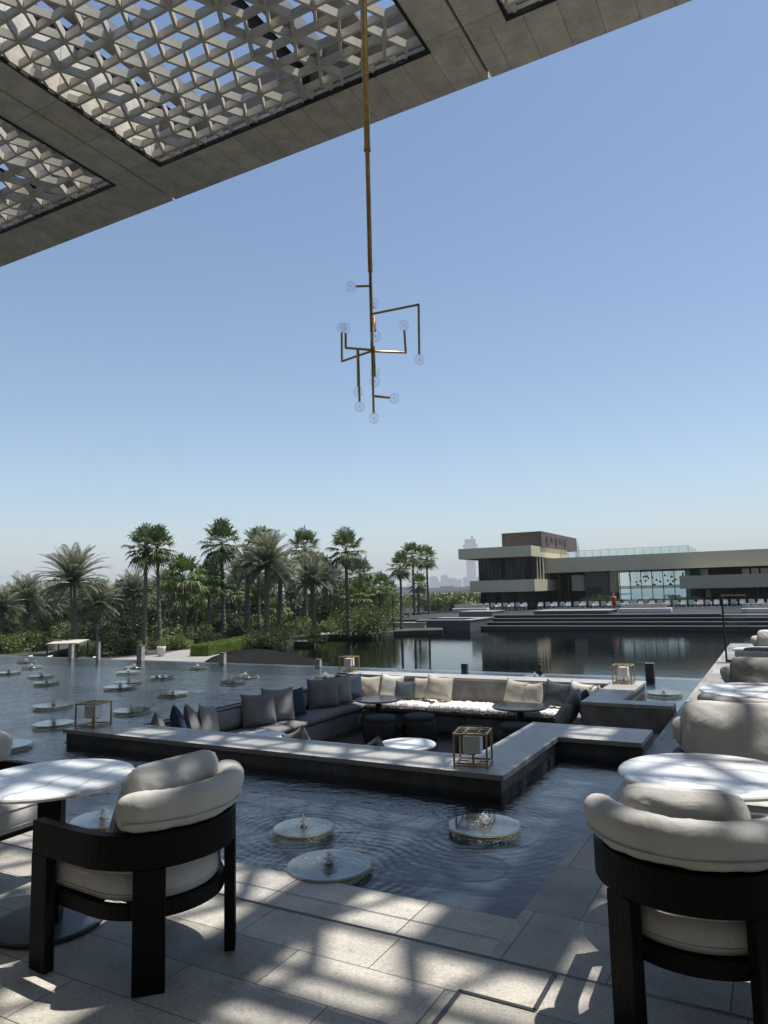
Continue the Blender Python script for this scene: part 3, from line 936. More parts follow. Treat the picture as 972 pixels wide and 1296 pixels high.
def roll_mb(seed=0, rad=.067, hz_=.085, zc=.710, off=-.010, t0=.235, t1=.765):
    """bolster following the back rail"""
    mb = MB(); vs = []; fs = []; n = 44; m_ = 20
    for i in range(n + 1):
        u = i / n
        p, nn = ring_path(t0 + (t1 - t0) * u)
        e = min(1.0, (min(u, 1 - u) / 0.11)); pr = 0.28 + 0.72 * math.sqrt(max(0, 1 - (1 - e) ** 2))
        for k in range(m_):
            a = 2 * PI * k / m_
            ca, sa = math.cos(a), math.sin(a)
            sq = (abs(ca) ** 2.6 + abs(sa) ** 2.6) ** (-1 / 2.6)
            wr = 1 + noise.noise(Vector((u * 9, ca * 1.2 + seed, sa * 1.2))) * .08 + noise.noise(Vector((u * 34, ca * 1.1 + seed, sa * 2.2))) * .045 + 0.02 * math.sin(u * 60 + seed) * (1 if e < 1 else .15)
            ro = rad * pr * sq * ca * wr; rz = hz_ * (0.45 + .55 * pr) * sq * sa * wr
            q = p + nn * (off + ro + rz * 0.25)
            vs.append((q.x, q.y, zc + rz + ((1 - pr) * -.02)))
    for i in range(n):
        for k in range(m_):
            l = (k + 1) % m_
            fs.append((i * m_ + k, i * m_ + l, (i + 1) * m_ + l, (i + 1) * m_ + k))
    fs.append(list(range(m_))[::-1]); fs.append([n * m_ + k for k in range(m_)])
    # piping seam
    mb.add(vs, fs)
    pts = []
    for i in range(2, n - 1):
        p, nn = ring_path(t0 + (t1 - t0) * i / n)
        q = p + nn * (off + rad * .93); pts.append((q.x, q.y, zc - .035))
    mb.tube(pts, .0045, 6)
    return mb


def seat_mb(seed=0, z0=.335, z1=.475):
    mb = MB(); vs = []; fs = []
    n = 56; rings = [(0.0, 1.0), (.35, 1.0), (.65, .99), (.85, .95), (.96, .82), (1.0, .55), (1.0, .25), (.96, 0.02)]
    outline = []
    for i in range(n):
        t = i / (n - 1)
        p, nn = ring_path(t * 0.999)
        outline.append(p - nn * .045)
    c0 = Vector((.07, 0, 0))
    for (s, h) in rings:
        for p in outline:
            q = c0 + (p - c0) * s
            z = z0 + (z1 - z0) * h + (noise.noise(Vector((q.x * 6 + seed, q.y * 6, 1))) * .018 if h > .5 else 0) - (0.012 if s < .4 else 0)
            vs.append((q.x, q.y, z))
    for j_ in range(len(rings) - 1):
        for i in range(n):
            l = (i + 1) % n
            fs.append((j_ * n + i, j_ * n + l, (j_ + 1) * n + l, (j_ + 1) * n + i)[::-1])
    fs.append([(len(rings) - 1) * n + i for i in range(n)])
    mb.add(vs, fs)
    for zz, s_ in ((z0 + (z1 - z0) * .84, .962), (z0 + (z1 - z0) * .2, .998)):
        loop = [c0 + (p - c0) * s_ for p in outline]; loop.append(loop[0])
        mb.tube([(q.x, q.y, zz) for q in loop], .0045, 6, cap=False)
    return mb


def armchair(x, y, face, label, seed=0, roll=True, t0=.235, t1=.765):
    t = empty('armchair', (x, y, 0), R(face), label, 'armchair', 'black barrel armchairs with pale cushions')
    # local +X is the front
    for sy in (1, -1):
        MB().box(.27, .385, sy * .345 - .024, sy * .345 + .024, 0, .484).build('leg', M['wood'], t, bevel=.004)
        a = PI - sy * R(42)
        Mx = Matrix.Translation((.02 + .345 * math.cos(a), .345 * math.sin(a), 0)) @ Matrix.Rotation(a, 4, 'Z')
        MB().box(-.024, .024, -.065, .065, 0, .484, Mx).build('leg', M['wood'], t, bevel=.004)
    band(MB(), -.026, .026, .485, .625).build('arm_rail', M['wood'], t, bevel=.005)
    band(MB(), -.052, -.027, .27, .335, 0.01, .99).build('seat_frame', M['wood'], t, bevel=.003)
    # slatted seat deck
    sdm = MB()
    sdm.box(.05, .34, -.29, .29, .30, .33)
    sdm.box(-.26, .05, -.20, .20, .30, .33)
    sdm.build('seat_deck', M['wood'], t)
    seat_mb(seed).build('seat_cushion', M['cream_fab'], t, smooth=True)
    if roll:
        roll_mb(seed, t0=t0, t1=t1).build('back_bolster', M['cream_fab'], t, smooth=True)
    return t


def chair_pillow(x, y, face, dist, w_, h_, t_, lean, m_, label, seed, spin=0, z=.485):
    a = R(face)
    px_ = x + math.cos(a) * dist; py_ = y + math.sin(a) * dist
    return loose_pillow((px_, py_, z), face, lean, w_, h_, t_, m_, label, spin, 'loose pillows on the armchairs', seed, 'pillow', .08, 30, None, True)


armchair(-2.59, 2.48, 176, 'black barrel armchair at the near left, its back to the pool edge view', 1, t0=.285, t1=.76)
chair_pillow(-2.59, 2.47, 174, .005, .50, .42, .16, 24, M['cream_fab'], 'pale pillow leaning inside the near left armchair', 11)
armchair(-.36, 3.05, 92, 'black barrel armchair at the near right, seen from behind', 2)
chair_pillow(-.38, 3.05, 92, -.03, .46, .37, .17, 14, M['cream_fab'], 'pale pillow inside the near right armchair, top edge showing', 12)
armchair(-4.15, 2.5, 2, 'armchair at the left edge, beyond the left marble table', 3)
armchair(-.25, 4.62, -88, 'armchair facing the viewer beyond the near right table', 4)
chair_pillow(-.25, 4.62, -88, -.02, .66, .44, .20, 14, M['cream_fab'], 'large pale pillow facing the viewer behind the near right table', 13)
armchair(-.22, 5.98, 90, 'armchair seen from behind in front of the second right table', 5)
armchair(-.18, 7.62, -90, 'armchair beyond the second right table, facing the viewer', 6)
chair_pillow(-.18, 7.62, -90, -.04, .6, .42, .20, 14, M['mid_fab'], 'grey pillow on the armchair beyond the second right table', 14)
armchair(-.15, 9.75, 90, 'dark armchair farther along the side deck, seen from behind', 7)
chair_pillow(-.15, 9.75, 90, -.10, .6, .36, .2, 10, M['grey_fab'], 'dark grey pillow on the farther armchair of the side deck', 15)
armchair(-.05, 12.0, -90, 'farthest armchair of the side deck, facing the viewer', 8)
chair_pillow(-.05, 12.0, -90, -.04, .6, .42, .2, 10, M['white_fab'], 'white pillow on the farthest armchair of the side deck', 16)


def dining_table(x, y, r, label, rz=0.0):
    t = empty('marble_table', (x, y, 0), rz, label, 'table', 'round marble tables on the terrace')
    prof = [(r * .5, .678), (r - .03, .678), (r - .010, .683), (r - .002, .690), (r, .697), (r - .004, .704), (r - .012, .708)]
    MB().lathe(prof, 96).build('table_top', M['marble'], t, smooth=False)
    c_ = MB(); c_.box(-.055, .055, -.055, .055, .024, .677); c_.box(-.2, .2, -.03, .03, .655, .676)
    c_.build('column', M['wood'], t, bevel=.004)
    MB().lathe([(.25, 0), (.262, .006), (.262, .016), (.25, .022)], 64).build('foot', M['darksteel'], t)
    return t


M['darksteel'] = plain('dark_steel', (0.03, 0.035, 0.045), 0.4, 0.2, 6, metal=0.3)
dining_table(-3.30, 2.46, .40, 'round white marble table at the near left', 0.7)
dining_table(-.36, 3.80, .41, 'round white marble table at the near right', 2.1)
dining_table(-.21, 6.80, .46, 'second round marble table along the side deck', 0.3)
dining_table(-.20, 10.85, .42, 'third round marble table along the side deck, far away', 1.3)

# ------------------------------------------------------------------ canopy roof
RZ = 12.0
PER = 8.8
roof = empty('canopy_roof', (-8.8, 13.07, RZ), 0, 'large stone canopy overhead with open lattice panels', 'canopy')
def rb(mb, name, m_, **k):
    mb.v = [(x + 8.8, y - 13.07, z - RZ) for x, y, z in mb.v]
    return mb.build(name, m_, roof, **k)
HY1, HY0 = 11.8, 1.6
A_ = 0.497
h3 = math.sqrt(3) / 2
for k in range(-2, 3):
    sl = -4.4 + PER * k       # slot left of bay k ... bay between sl and sl+PER
    x0, x1 = sl + 0.78, sl + PER - 0.75
    cx0, cx1 = sl + 0.03, sl + PER - 0.03
    f_ = MB()
    f_.box(cx0, cx1, HY1 + .002, 13.07, RZ, RZ + .2)
    rb(f_, 'front_border', M['soffit'])
    rb(MB().box(cx0, cx1, HY1 + .004, 13.065, RZ + .202, RZ + 1.35), 'front_beam', M['roof_shade'])
    g = MB()
    g.box(cx0, x0, -9, HY1, RZ, RZ + 1.35); g.box(x1, cx1, -9, HY1, RZ, RZ + 1.35)
    rb(g, 'side_border', M['soffit_strip'])
    g = MB(); g.box(x0 + .001, x1 - .001, 0.2, HY0, RZ, RZ + 1.35)
    g.box(x0 + .001, x1 - .001, -9, -8, RZ, RZ + 1.35)
    rb(g, 'cross_border', M['soffit_strip'])
    g = MB(); g.box(sl - .028, sl + .028, -9, 12.98, RZ + .10, RZ + 1.3)
    rb(g, 'slot', M['black'])
    # dark trim round the opening
    for (a0, a1) in ((HY0, HY1), (-8, .2)):
        g = MB(); w_ = .055
        g.box(x0 + .002, x1 - .002, a1 - w_, a1 - .002, RZ - .03, RZ + .06)
        g.box(x0 + .002, x1 - .002, a0 + .002, a0 + w_, RZ - .03, RZ + .06)
        g.box(x0 + .002, x0 + w_, a0 + w_, a1 - w_, RZ - .03, RZ + .06)
        g.box(x1 - w_, x1 - .002, a0 + w_, a1 - w_, RZ - .03, RZ + .06)
        rb(g, 'trim', M['black'])
        # lattice
        L = MB(); seen = 0
        Ox, Oy = -10.26, 8.51
        n0 = int((x0 - Ox) / A_) - 30; n1 = int((x1 - Ox) / A_) + 30
        for jj in range(-42, 12):
            yy = Oy + jj * A_ * h3
            if yy < a0 - 1 or yy > a1 + 1: continue
            for ii in range(n0, n1):
                if (ii - jj) % 3: continue
                xx = Ox + ii * A_ + jj * A_ / 2
                if xx < x0 - 1 or xx > x1 + 1: continue
                for q in range(7):
                    an = (q % 6) * PI / 3
                    p0 = [xx + (A_ if q == 6 else 0), yy]; p1 = [p0[0] + A_ * math.cos(an), yy + A_ * math.sin(an)]
                    # clip to the opening
                    t0, t1 = 0.0, 1.0
                    for d, lo, hi, s0 in ((p1[0] - p0[0], x0 + w_, x1 - w_, p0[0]), (p1[1] - p0[1], a0 + w_, a1 - w_, p0[1])):
                        if abs(d) < 1e-9:
                            if s0 < lo or s0 > hi: t1 = -1
                            continue
                        ta, tb = (lo - s0) / d, (hi - s0) / d
                        if ta > tb: ta, tb = tb, ta
                        t0 = max(t0, ta); t1 = min(t1, tb)
                    if t1 - t0 < .02: continue
                    pa = (p0[0] + (p1[0] - p0[0]) * t0, p0[1] + (p1[1] - p0[1]) * t0)
                    pb = (p0[0] + (p1[0] - p0[0]) * t1, p0[1] + (p1[1] - p0[1]) * t1)
                    L.bar((pa[0], pa[1], RZ + .11 + q * .0004), (pb[0], pb[1], RZ + .11 + q * .0004), .056, .17)
        rb(L, 'lattice', M['lattice'])
        # carrying beams above the lattice
        for bx in (x0 + 1.05, x0 + 4.45):
            g = MB(); g.box(bx, bx + .34, a0 + .01, a1 - .01, RZ + .85, RZ + 1.25)
            rb(g, 'beam', M['roof_grey'])
            g = MB(); g.box(bx - .16, bx - .02, a0 + .01, a1 - .01, RZ + .45, RZ + .71)
            rb(g, 'beam', M['black'])
        if a0 > 0:  # slab added above the lattice to throw shade on the side deck
            g = MB(); g.box(x0 + 5.25, x0 + 5.95, 5.6, a1 - .02, RZ + .9, RZ + 1.0)
            rb(g, 'shade_slab', M['roof_grey'])
        for by in (a0 + 3.3, a0 + 6.9):
            if by < a1 - 1:
                g = MB(); g.box(x0 + .01, x1 - .01, by, by + .16, RZ + .72, RZ + .84)
                rb(g, 'cross_beam', M['roof_grey'])

# unseen wall added behind the viewer to cut sky light on the terrace
tag(MB().box(-30, 14, -5.4, -5, 0.002, 11.99).build('light_block_wall', M['light_block']), 'unseen plain wall added behind the viewer to keep sky light off the terrace', 'wall')

# ------------------------------------------------------------------ chandelier
ro = ray(471, 440); base = EYE + ro * 6.6
px_m = 6.6 / FPX
ch = empty('chandelier', (base.x, base.y, RZ + .1), 0, 'slender brass chandelier with clear glass globes hanging on a long rod', 'chandelier')
away = Vector((fwd.x, fwd.y, 0)).normalized(); rt = Vector((away.y, -away.x, 0))
zc0 = base.z - (RZ + .1)
def L_(cx_, cy_, depth=0.0, extra_x=0.0):
    """chandelier drawing coordinates (5.89 per photograph pixel) to local metres"""
    xr = 405 + cy_ * .0125
    u_ = (cx_ - xr) / 5.89 * px_m
    z_ = zc0 - ((cy_ / 5.89 + 330) - 440) * px_m * 1.04
    # things farther away look lower: lift them accordingly
    z_ += depth * .34
    return rt * u_ + away * depth + Vector((0, 0, z_))
def seg(name, a, b, r_, parent=ch, m_='brass'):
    return MB().tube([a, b], r_, 10).build(name, M[m_], parent, smooth=False)
zr = lambda cy_: L_(405 + cy_ * .0125, cy_).z
rod = MB()
rod.tube([(0, 0, -.1), (0, 0, zr((182 - 330) * 5.89))], .030, 14)
rod.tube([(0, 0, zr((182 - 330) * 5.89) + .02), (0, 0, zr((182 - 330) * 5.89) - .02)], .034, 14)
rod.tube([(0, 0, zr((182 - 330) * 5.89)), (0, 0, zr(80))], .0225, 14)
rod.tube([(0, 0, zr(80)), (0, 0, zr(690))], .0165, 12)
rod.tube([(0, 0, zr(690)), (0, 0, zr(1125))], .0120, 10)
rod.build('rod', M['brass'], ch, smooth=False)
MB().lathe([(.09, -.14), (.09, -.10)], 24).build('ceiling_plate', M['brass'], ch)
GR = .050
def globe(p):
    g = MB(); g.ball(p, GR, 24, 16); g.ball(p, GR - .004, 24, 16)
    o = g.build('glass_globe', M['globe'], ch, smooth=True)
    g = MB(); g.tube([(p[0], p[1], p[2] - .008), (p[0], p[1], p[2] + .008)], .003, 8)
    g.build('lamp_pin', M['brass'], o)
    return o
def arm(pts, gl=True, r_=.0085):
    MB().tube(pts, r_, 8).build('arm', M['brass'], ch)
def path_arm(points, ball_c):
    P_ = [L_(*p) for p in points]
    mb = MB()
    for a, b in zip(P_[:-1], P_[1:]): mb.tube([a, b], .0115, 8)
    for q in P_[1:-1]: mb.ball(q, .0118, 8, 6)
    mb.build('arm', M['brass'], ch)
    globe(L_(*ball_c))
path_arm([(407, 187), (295, 187)], (255, 185))
path_arm([(412, 672), (175, 745, .28), (175, 525, .28)], (172, 487, .28))
path_arm([(412, 665), (220, 645, -.09), (220, 540, -.09)], (220, 502, -.09))
path_arm([(414, 675), (665, 690, .06), (657, 527, .06)], (655, 488, .06))
path_arm([(412, 398), (757, 347, -.19), (755, 705, -.19)], (754, 745, -.19))
path_arm([(300, 655, .12), (303, 935, .12)], (302, 972, .12))
path_arm([(308, 660, .02), (315, 1042, .02)], (316, 1080, .02))
path_arm([(430, 430, -.05), (440, 530, -.22)], (441, 570, -.24))
path_arm([(425, 640, -.03), (432, 858, -.03)], (432, 897, -.03))
path_arm([(417, 1003), (540, 1022, .07)], (572, 1027, .08))
path_arm([(410, 345, 0), (428, 345, .05)], (430, 312, .08))
path_arm([(420, 760, 0), (432, 790, .12)], (430, 832, .14))
globe(L_(420, 1165))

# ------------------------------------------------------------------ bollards, post, spout at the rim
for k, (px_, py_, w_, lab) in enumerate((
        (588, 843, .085, 'short dark bollard beyond the rim, left of the middle of the canal'),
        (822, 853, .10, 'dark bollard on the rim right of the far right lantern'),
        (403, 839, .085, 'grey bollard above the left bench, left of the far left lantern'),
        (282, 836, .10, 'grey bollard at the end of the clipped hedge'),
        (178, 834, .12, 'stout grey bollard below the two tall palms'),
        (124, 833, .07, 'slim grey bollard left of the two tall palms'),
        (90, 832, .09, 'grey bollard in front of the cream awning'),)):
    p = at(px_, 800, 0); 
    d = Vector((ray(px_, 840).x, ray(px_, 840).y, 0)); t_ = (RIM + .1) / d.y
    x = d.x * t_; y = RIM + .1
    hgt = (.16, .26, .17, .26, .40, .46, .42)[k]
    b_ = empty('bollard', (x, y, -.06), 0, lab, 'bollard', 'stone bollards along the pool rim')
    bm_ = M['bollard'] if px_ > 450 else M['bollard_pale']
    MB().box(-w_ * .75, w_ * .75, -w_ * .5, w_ * .5, 0, hgt - .02).build('post', bm_, b_, bevel=.004)
    MB().box(-w_ * .78, w_ * .78, -w_ * .53, w_ * .53, hgt - .018, hgt).build('cap', M['lounge_in'], b_)
sp = MB(); sp.lathe([(.06, 0), (.05, .06), (.025, .10), (.022, .16), (.03, .165), (.012, .2)], 14)
tag(sp.build('spout', M['black'], loc=(-4.13, RIM + .05, -.06), smooth=True), 'small black spout standing on the rim behind the back bench', 'spout')
gp = at(921, 838, 0)
gpe = empty('glass_balustrade', (gp.x, gp.y, 0), 0, 'glass balustrade panel with a black edge post on the side deck', 'balustrade')
MB().box(-.035, .0, -.03, .03, 0, 1.32).build('post', M['black'], gpe)
MB().box(.003, .42, -.008, .008, .05, 1.28).build('glass', M['clearglass'], gpe)
MB().box(-.03, .42, -.02, .02, 1.323, 1.35).build('rail', M['bronze'], gpe)
MB().box(.003, .42, -.02, .02, .0, .049).build('shoe', M['black'], gpe)

# ------------------------------------------------------------------ canal, banks, sea
tag(MB().rect(-140, 60, RIM + .2, 60.2, CAN).build('canal_water', M['canal']), kind='structure')
tag(MB().rect(-140, 60, RIM + .2, 61, CAN - 1.2).build('canal_bed', M['canal_bed']), kind='structure')
# land under palms (left): its shore follows what the photograph shows
shore = [at(-260, 860, BANK), at(120, 836, BANK), at(262, 832, BANK), at(300, 817, BANK), at(345, 818, BANK), at(372, 812, BANK), at(398, 812, BANK), at(402, 803, BANK),
         at(470, 803, BANK), at(498, 799, BANK), at(560, 797, BANK), at(562, 786, BANK)]
back = [Vector((-58, 125, BANK)), Vector((-190, 125, BANK)), Vector((-230, 30, BANK))]
lp = [(p.x, p.y) for p in shore + back]
land = MB(); n = len(lp)
land.add([(x, y, BANK) for x, y in lp] + [(x, y, CAN - 1) for x, y in lp], [list(range(n))] + [(i, n + i, n + (i + 1) % n, (i + 1) % n) for i in range(n)])
tag(land.build('bank', M['bground']), kind='structure')
ap = [at(262, 837, BANK - .05), at(262, 831, BANK - .05), at(303, 819, BANK - .05), at(345, 823, BANK - .05), at(372, 828, BANK - .05), at(420, 840, BANK - .05), at(400, 850, BANK - .05)]
tag(MB().prism([(p.x, p.y) for p in ap], CAN - .5, BANK - .05 + .008).build('apron', M['darkpave']), kind='structure')
pa = [at(140, 834, BANK), at(200, 829, BANK), at(228, 823, BANK), at(243, 822, BANK), at(245, 830, BANK), at(262, 829, BANK), at(272, 825, BANK), at(290, 822.5, BANK), at(291, 824, BANK), at(268, 832, BANK), at(255, 840, BANK), at(140, 842, BANK)]
tag(MB().poly([(p.x, p.y, BANK + .012) for p in pa]).build('path', M['paving']), kind='structure')
pb = [at(395, 806, BANK), at(460, 795, BANK), at(560, 783, BANK), at(560, 781, BANK), at(455, 790, BANK), at(380, 798, BANK)]
tag(MB().poly([(p.x, p.y, BANK + .012) for p in pb]).build('path', M['paving']), kind='structure')
tag(MB().rect(-9000, 9000, -60, 9000, -2.9).build('sea', M['sea']), kind='structure')
# far terrace: steps and land on the right
tx0 = at(560, 797, CAN).x
st = MB()
for k in range(4):
    z1 = CAN + .27 + k * .25; y0 = 60.2 + k * 1.6
    st.box(-24.2 if k < 3 else -24.2, 60, y0, y0 + (1.6 if k < 3 else 70), CAN - 1, z1)
tag(st.build('far_steps', M['terrace']), kind='structure')
ns = MB()
for k in range(4):
    z1 = CAN + .27 + k * .25; y0 = 60.2 + k * 1.6
    ns.box(-24.2, 60, y0 - .06, y0 + .22, z1 + .004, z1 + .045)
tag(ns.build('step_nosing', M['terrace_nose']), kind='structure')
tag(MB().box(-80, -24.21, 58.6, 61.6, CAN - .8, CAN + .95).box(-80, -24.21, 61.6, 130, CAN - .8, CAN + .9).build('far_terrace', M['terrace']), kind='structure')
TZ = CAN + 1.02
# planter and quay blocks of the terrace
def block(x0, x1, y0, y1, z0, z1, m_, label, cat='planter wall', name='planter_wall', cap=True):
    t = empty(name, (x0, y0, z0), 0, label, cat)
    MB().box(0, x1 - x0, 0, y1 - y0, 0, z1 - z0 - .05).build('wall', m_, t)
    if cap: MB().box(-.05, x1 - x0 + .05, -.05, y1 - y0 + .05, z1 - z0 - .049, z1 - z0).build('cap', M['terrace_nose'], t)
    return t
block(-28.5, -23.4, 57.6, 63.5, CAN - .6, CAN + .95, M['lounge_side'], 'black quay block at the left end of the far steps')
block(-27.3, -23.9, 64.5, 68, TZ - .3, TZ + .42, M['lounge_in'], 'grey planter wall above the left quay block')
block(-20.5, -13.6, 66.5, 70.5, TZ - .3, TZ + .35, M['lounge_side'], 'dark stepped planter in front of the beam building')
q0 = at(538, 799, CAN)
block(q0.x - 7.5, q0.x + .0, q0.y, q0.y + 7, CAN - .6, CAN + .75, M['fascia_grey'], 'pale concrete planter at the point of the palm bank')
block(at(505, 779, BANK).x, at(535, 779, BANK).x, at(505, 783, BANK).y, at(505, 783, BANK).y + 3, BANK, BANK + .8, M['fascia_grey'], 'low concrete wall behind the pale planter')

# ------------------------------------------------------------------ far building
fb = empty('pavilion_building', (-33.4, 84, TZ), 0, 'low modern two storey building with beige floor bands across the water', 'building')
def fbb(mb, name, m_, parent=None, **k):
    mb.v = [(x + 33.4, y - 84, z - TZ) for x, y, z in mb.v]
    return mb.build(name, m_, parent or fb, **k)
fbb(MB().box(-35.35, -25.87, 84, 101, 5.35, 6.65), 'roof_band', M['fascia'])
fbb(MB().box(-33.9, -25.6, 83.9, 99, 1.12, 2.56), 'floor_band', M['fascia'])
fbb(MB().box(-30.9, -25.7, 88, 106, 6.66, 8.6), 'roof_box', M['brownclad'])
for k in range(5): fbb(MB().box(-25.69, -25.62, 90.0 + k * 2.2, 91.2 + k * 2.2, 7.0 + (k % 2) * .4, 8.0), 'vent', M['black'])
fbb(MB().box(-33.3, -26.2, 85.6, 99, 2.565, 5.34), 'upper_glazing', M['dglass'])
fbb(MB().box(-33.2, -26.2, 85.6, 99, TZ, 1.115), 'lower_glazing', M['dglass'])
mu = MB()
Mul = lambda *b: fbb(MB().box(*b), 'mullion', M['frame_dark'])
for k in range(15):
    x = -33.3 + k * .5
    Mul(x, x + (.05), 85.52, 85.595, 2.57, 5.33)
    if k % 2 == 0: Mul(x, x + .07, 85.52, 85.595, TZ, 1.11)
    if k in (3, 4, 5, 7, 8, 11): fbb(MB().box(x + .06, x + .47, 85.56, 85.597, 2.6, 5.3), 'curtain', M['curtain'])
    if k in (2, 6, 10): fbb(MB().box(x + .08, x + .9, 85.56, 85.597, TZ + .02, 1.1), 'curtain', M['curtain'])
for k in range(12):
    y = 86 + k * 1.05
    Mul(-26.19, -26.13, y, y + .06, 2.57, 5.33)
    Mul(-26.19, -26.13, y, y + .06, TZ, 1.11)
for k in range(6): fbb(MB().box(-26.1 + (k % 3) * .1, -26.0 + (k % 3) * .1, 86.6 + k * .9, 86.9 + k * .9, 2.57, 5.3), 'screen_post', M['fascia_grey'])
# beam and right wing
fbb(MB().box(-26.1, 14, 90, 106, 3.35, 5.2), 'beam', M['fascia_beam'] if 'fascia_beam' in M else M['fascia'])
fbb(MB().box(-26.0, -18.3, 96, 97, TZ, 3.34), 'back_wall', M['interior'])
fbb(MB().box(-21.2, -18.4, 90.6, 96, TZ, 3.34), 'core_wall', M['brownclad'])
fbb(MB().box(-20.9, -19.2, 90.52, 90.595, TZ, 1.4), 'door', M['black'])
fbb(MB().box(-23.0, -21.4, 91.2, 91.26, 1.0, 3.0), 'window', M['fascia_grey'])
fbb(MB().box(-24.4, -24.3, 90.4, 90.5, TZ, 3.34), 'column', M['frame_dark'])
fbb(MB().box(-23.3, -23.2, 90.4, 90.5, TZ, 3.34), 'column', M['frame_dark'])
for y in (91, 104.5): fbb(MB().box(-18.35, -9.6, y, y + .04, TZ, 3.34), 'glass_wall', M['clearglass'])
fbb(MB().box(-9.55, -7.9, 91.0, 91.06, TZ, 3.34), 'teal_glass', M['tealglass'])
fbb(MB().box(-9.5, -7.9, 95, 95.3, TZ, 3.34), 'back_wall', M['interior'])
mm = MB()
for k in range(8): mm.box(-18.35 + k * 1.25, -18.27 + k * 1.25, 90.9, 90.995, TZ, 3.34)
fbb(MB().box(-17.0, -15.9, 90.85, 90.895, .45, .55), 'door_rail', M['frame_dark'])
fbb(mm, 'mullion', M['frame_dark'])
rr = random.Random(5)
for k in range(22):
    x = rr.uniform(-17, -10.2); y = rr.uniform(93, 100); z = rr.uniform(1.9, 2.9)
    fbb(MB().ball((x, y, z), .13, 10, 6).box(x - .012, x + .012, y - .012, y + .012, z + .10, 3.34), 'pendant_lamp', M['frame_dark'])
for k in range(3):
    x = -15.3 + k * 1.9
    fbb(MB().lathe([(.28, 1.45), (.1, 1.65), (.02, 1.7)], 12, (x, 93, 0)).box(x - .015, x + .015, 92.985, 93.015, 1.66, 3.34), 'pendant_lamp', M['frame_dark'])
fbb(MB().box(-9.85, 14, 87.5, 92, 1.0, 2.45), 'balcony_band', M['fascia_grey'])
fbb(MB().box(-7.85, 14, 92.1, 103, TZ, 3.34), 'right_glazing', M['dglass'])
fbb(MB().box(-8.2, -7.2, 91.9, 92.08, 2.46, 3.2), 'bright_window', M['fascia']); fbb(MB().box(-7.6, -7.0, 91.7, 91.79, TZ + .9, .95), 'bright_window', M['fascia'])
for k in range(4): fbb(MB().box(-3.6 + k * .95, -2.85 + k * .95, 91.95, 92.08, 2.46, 3.1), 'bright_window', M['fascia'])
rm = MB()
for k in range(16): rm.box(-7.6 + k * 1.35, -7.52 + k * 1.35, 91.8, 92.09, TZ, .99)
fbb(rm, 'mullion', M['frame_dark'])
rl = MB()
for k in range(16): rl.box(-24.5 + k * 1.02, -24.46 + k * 1.02, 92.0, 92.04, 5.2, 6.05)
for y in (92.0,): rl.box(-24.5, -9.1, y, y + .04, 6.05, 6.1)
for k in range(8): rl.box(-9.1, -9.06, 92 + k * 1.2, 92.04 + k * 1.2, 5.2, 6.05)
fbb(rl, 'roof_railing', M['fascia_grey'])
fbb(MB().box(-24.5, -9.1, 92.05, 92.07, 5.22, 6.0), 'railing_glass', M['clearglass'])

# furniture rows on the far terrace
def far_chair_mb():
    b = MB()
    b.box(-.25, .25, -.25, .25, .38, .46); b.box(-.25, .25, .19, .25, .461, .86); b.box(-.28, -.23, -.25, .25, .461, .64); b.box(.23, .28, -.25, .25, .461, .64)
    for sx in (-1, 1):
        for sy in (-1, 1): b.box(sx * .22 - .02, sx * .22 + .02, sy * .22 - .02, sy * .22 + .02, 0, .379)
    return b
fc = None
rows = [(-26.5 - 5.5 * 1.0 + .0, 80.0, 9, .78, 'white garden chair in the row before the left glazed block'),
        (-24.0, 80.5, 8, .8, 'white garden chair in the row before the entrance recess'),
        (-17.6, 79.5, 7, .78, 'white garden chair in the row before the core wall'),
        (-11.9, 80.0, 9, .78, 'white garden chair in the row before the glass hall'),
        (-4.9, 80.0, 9, .80, 'white garden chair in the row before the right wing')]
for (x, y, n_, st_, lab) in rows:
    for k in range(n_):
        if fc is None:
            fc = far_chair_mb().build('garden_chair', M['chair_white']); o = fc
        else:
            o = fc.copy(); col.objects.link(o)
        o.location = (x + k * st_, y + (k % 2) * .5, TZ); o.rotation_euler = (0, 0, (PI if k % 2 else 0) + rnd.uniform(-.2, .2))
        tag(o, '%s chair from the left, %s' % (ORD[k], lab), 'chair', lab.replace('chair', 'chairs'))
def sofa(x, y, w_, label):
    t = empty('outdoor_sofa', (x, y, TZ), 0, label, 'sofa', 'white sofas by the far water edge')
    MB().box(0, w_, 0, .9, .05, .4).build('seat', M['chair_white'], t, bevel=.03)
    b_ = MB()
    for k in range(int(w_ / .7)): b_.box(k * .7 + .03, k * .7 + .67, .55, .88, .402, .8)
    b_.build('back_cushion', M['mid_fab'], t, bevel=.05)
sofa(-13.3, 69.5, 4.6, 'long white sofa by the steps in front of the glass hall')
sofa(-2.9, 66.5, 2.6, 'white sofa on the pale platform at the right of the steps')
block(-4.2, .9, 64.0, 67.6, TZ - .5, TZ - .0, M['fascia_grey'], 'pale platform at the water steps under the right sofa', 'platform', 'platform')
sofa(-33.0, 76.0, 4.2, 'white sofa left of the far garden chairs, below the lower band')
